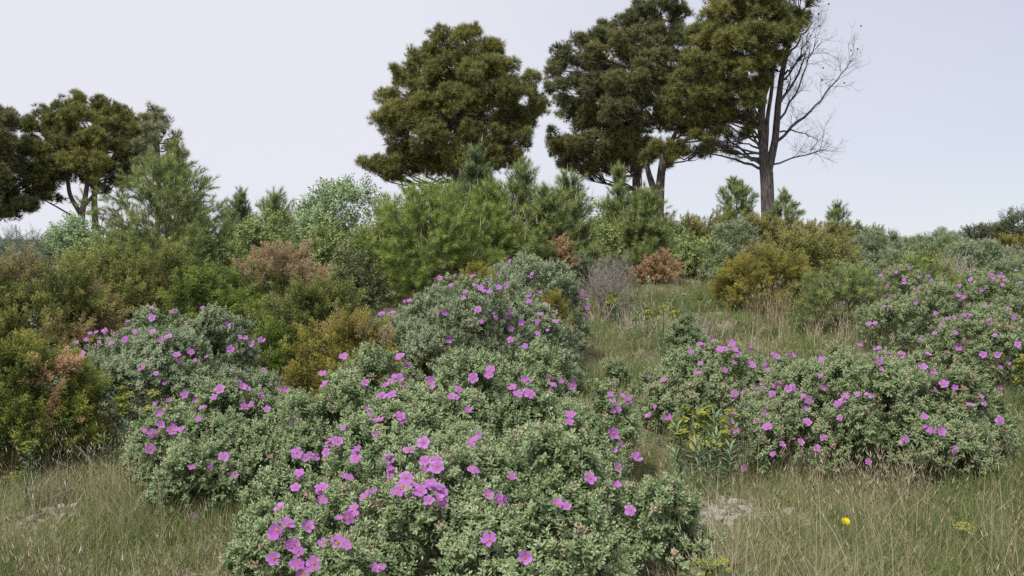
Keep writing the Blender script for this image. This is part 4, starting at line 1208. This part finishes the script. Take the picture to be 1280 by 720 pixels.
# ------------------------------------------------------------------ light, sky, camera
EL_, AZ_ = math.radians(52), math.radians(-150)     # sun: high, behind the camera and to the left
w = bpy.data.worlds.new('World'); SC.world = w; w.use_nodes = True
nt = w.node_tree; N = nt.nodes; L = nt.links; N.clear()
sky = N.new('ShaderNodeTexSky'); sky.sky_type = 'NISHITA'; sky.sun_disc = False
sky.sun_elevation = EL_; sky.sun_rotation = AZ_; sky.dust_density = .3; sky.ozone_density = 2.0
tc = N.new('ShaderNodeTexCoord')
nz = N.new('ShaderNodeTexNoise'); nz.inputs['Scale'].default_value = 1.6; nz.inputs['Detail'].default_value = 4
mp = N.new('ShaderNodeMapping'); mp.inputs['Scale'].default_value = (1, 1, 3)
L.new(tc.outputs['Generated'], mp.inputs[0]); L.new(mp.outputs[0], nz.inputs['Vector'])
# a thin veil of cloud, thinner towards the right (+x)
sx = N.new('ShaderNodeSeparateXYZ'); L.new(tc.outputs['Generated'], sx.inputs[0])
f = math_(N, L, 'SUBTRACT', .88, math_(N, L, 'MULTIPLY', sx.outputs[0], .50))
f = math_(N, L, 'ADD', f, math_(N, L, 'MULTIPLY', math_(N, L, 'SUBTRACT', nz.outputs['Fac'], .5), .26))
cl = N.new('ShaderNodeClamp'); L.new(f, cl.inputs[0]); cl.inputs[2].default_value = .97
c = mixc(N, L, cl.outputs[0], sky.outputs[0], (7.7, 7.7, 8.5))
bg = N.new('ShaderNodeBackground'); bg.inputs['Strength'].default_value = .1
L.new(c, bg.inputs['Color'])
o = N.new('ShaderNodeOutputWorld'); L.new(bg.outputs[0], o.inputs[0])

sun = bpy.data.lights.new('sun', 'SUN'); sun.energy = 3.2; sun.angle = math.radians(6); sun.color = (1, .96, .9)
so = bpy.data.objects.new('sun', sun); COL.objects.link(so)
sd = Vector((math.sin(AZ_) * math.cos(EL_), math.cos(AZ_) * math.cos(EL_), math.sin(EL_)))
so.rotation_euler = sd.to_track_quat('Z', 'Y').to_euler(); so.location = (0, -5, 30)

cam = bpy.data.cameras.new('camera'); cam.sensor_width = 36; cam.lens = 36 * F / 1280; cam.clip_start = .05; cam.clip_end = 6000
co = bpy.data.objects.new('camera', cam); COL.objects.link(co)
co.location = (0, 0, CAMZ); co.rotation_euler = (math.radians(90), 0, 0)
SC.camera = co
SC.view_settings.view_transform = 'Standard'; SC.view_settings.look = 'None'
SC.view_settings.exposure = .08; SC.view_settings.gamma = 1
SC.cycles.use_denoising = False
SC.cycles.max_bounces = 6; SC.cycles.diffuse_bounces = 3; SC.cycles.glossy_bounces = 2; SC.cycles.transmission_bounces = 3
print('TRIS', sum(len(o.data.polygons) for o in SC.objects if o.type == 'MESH'))
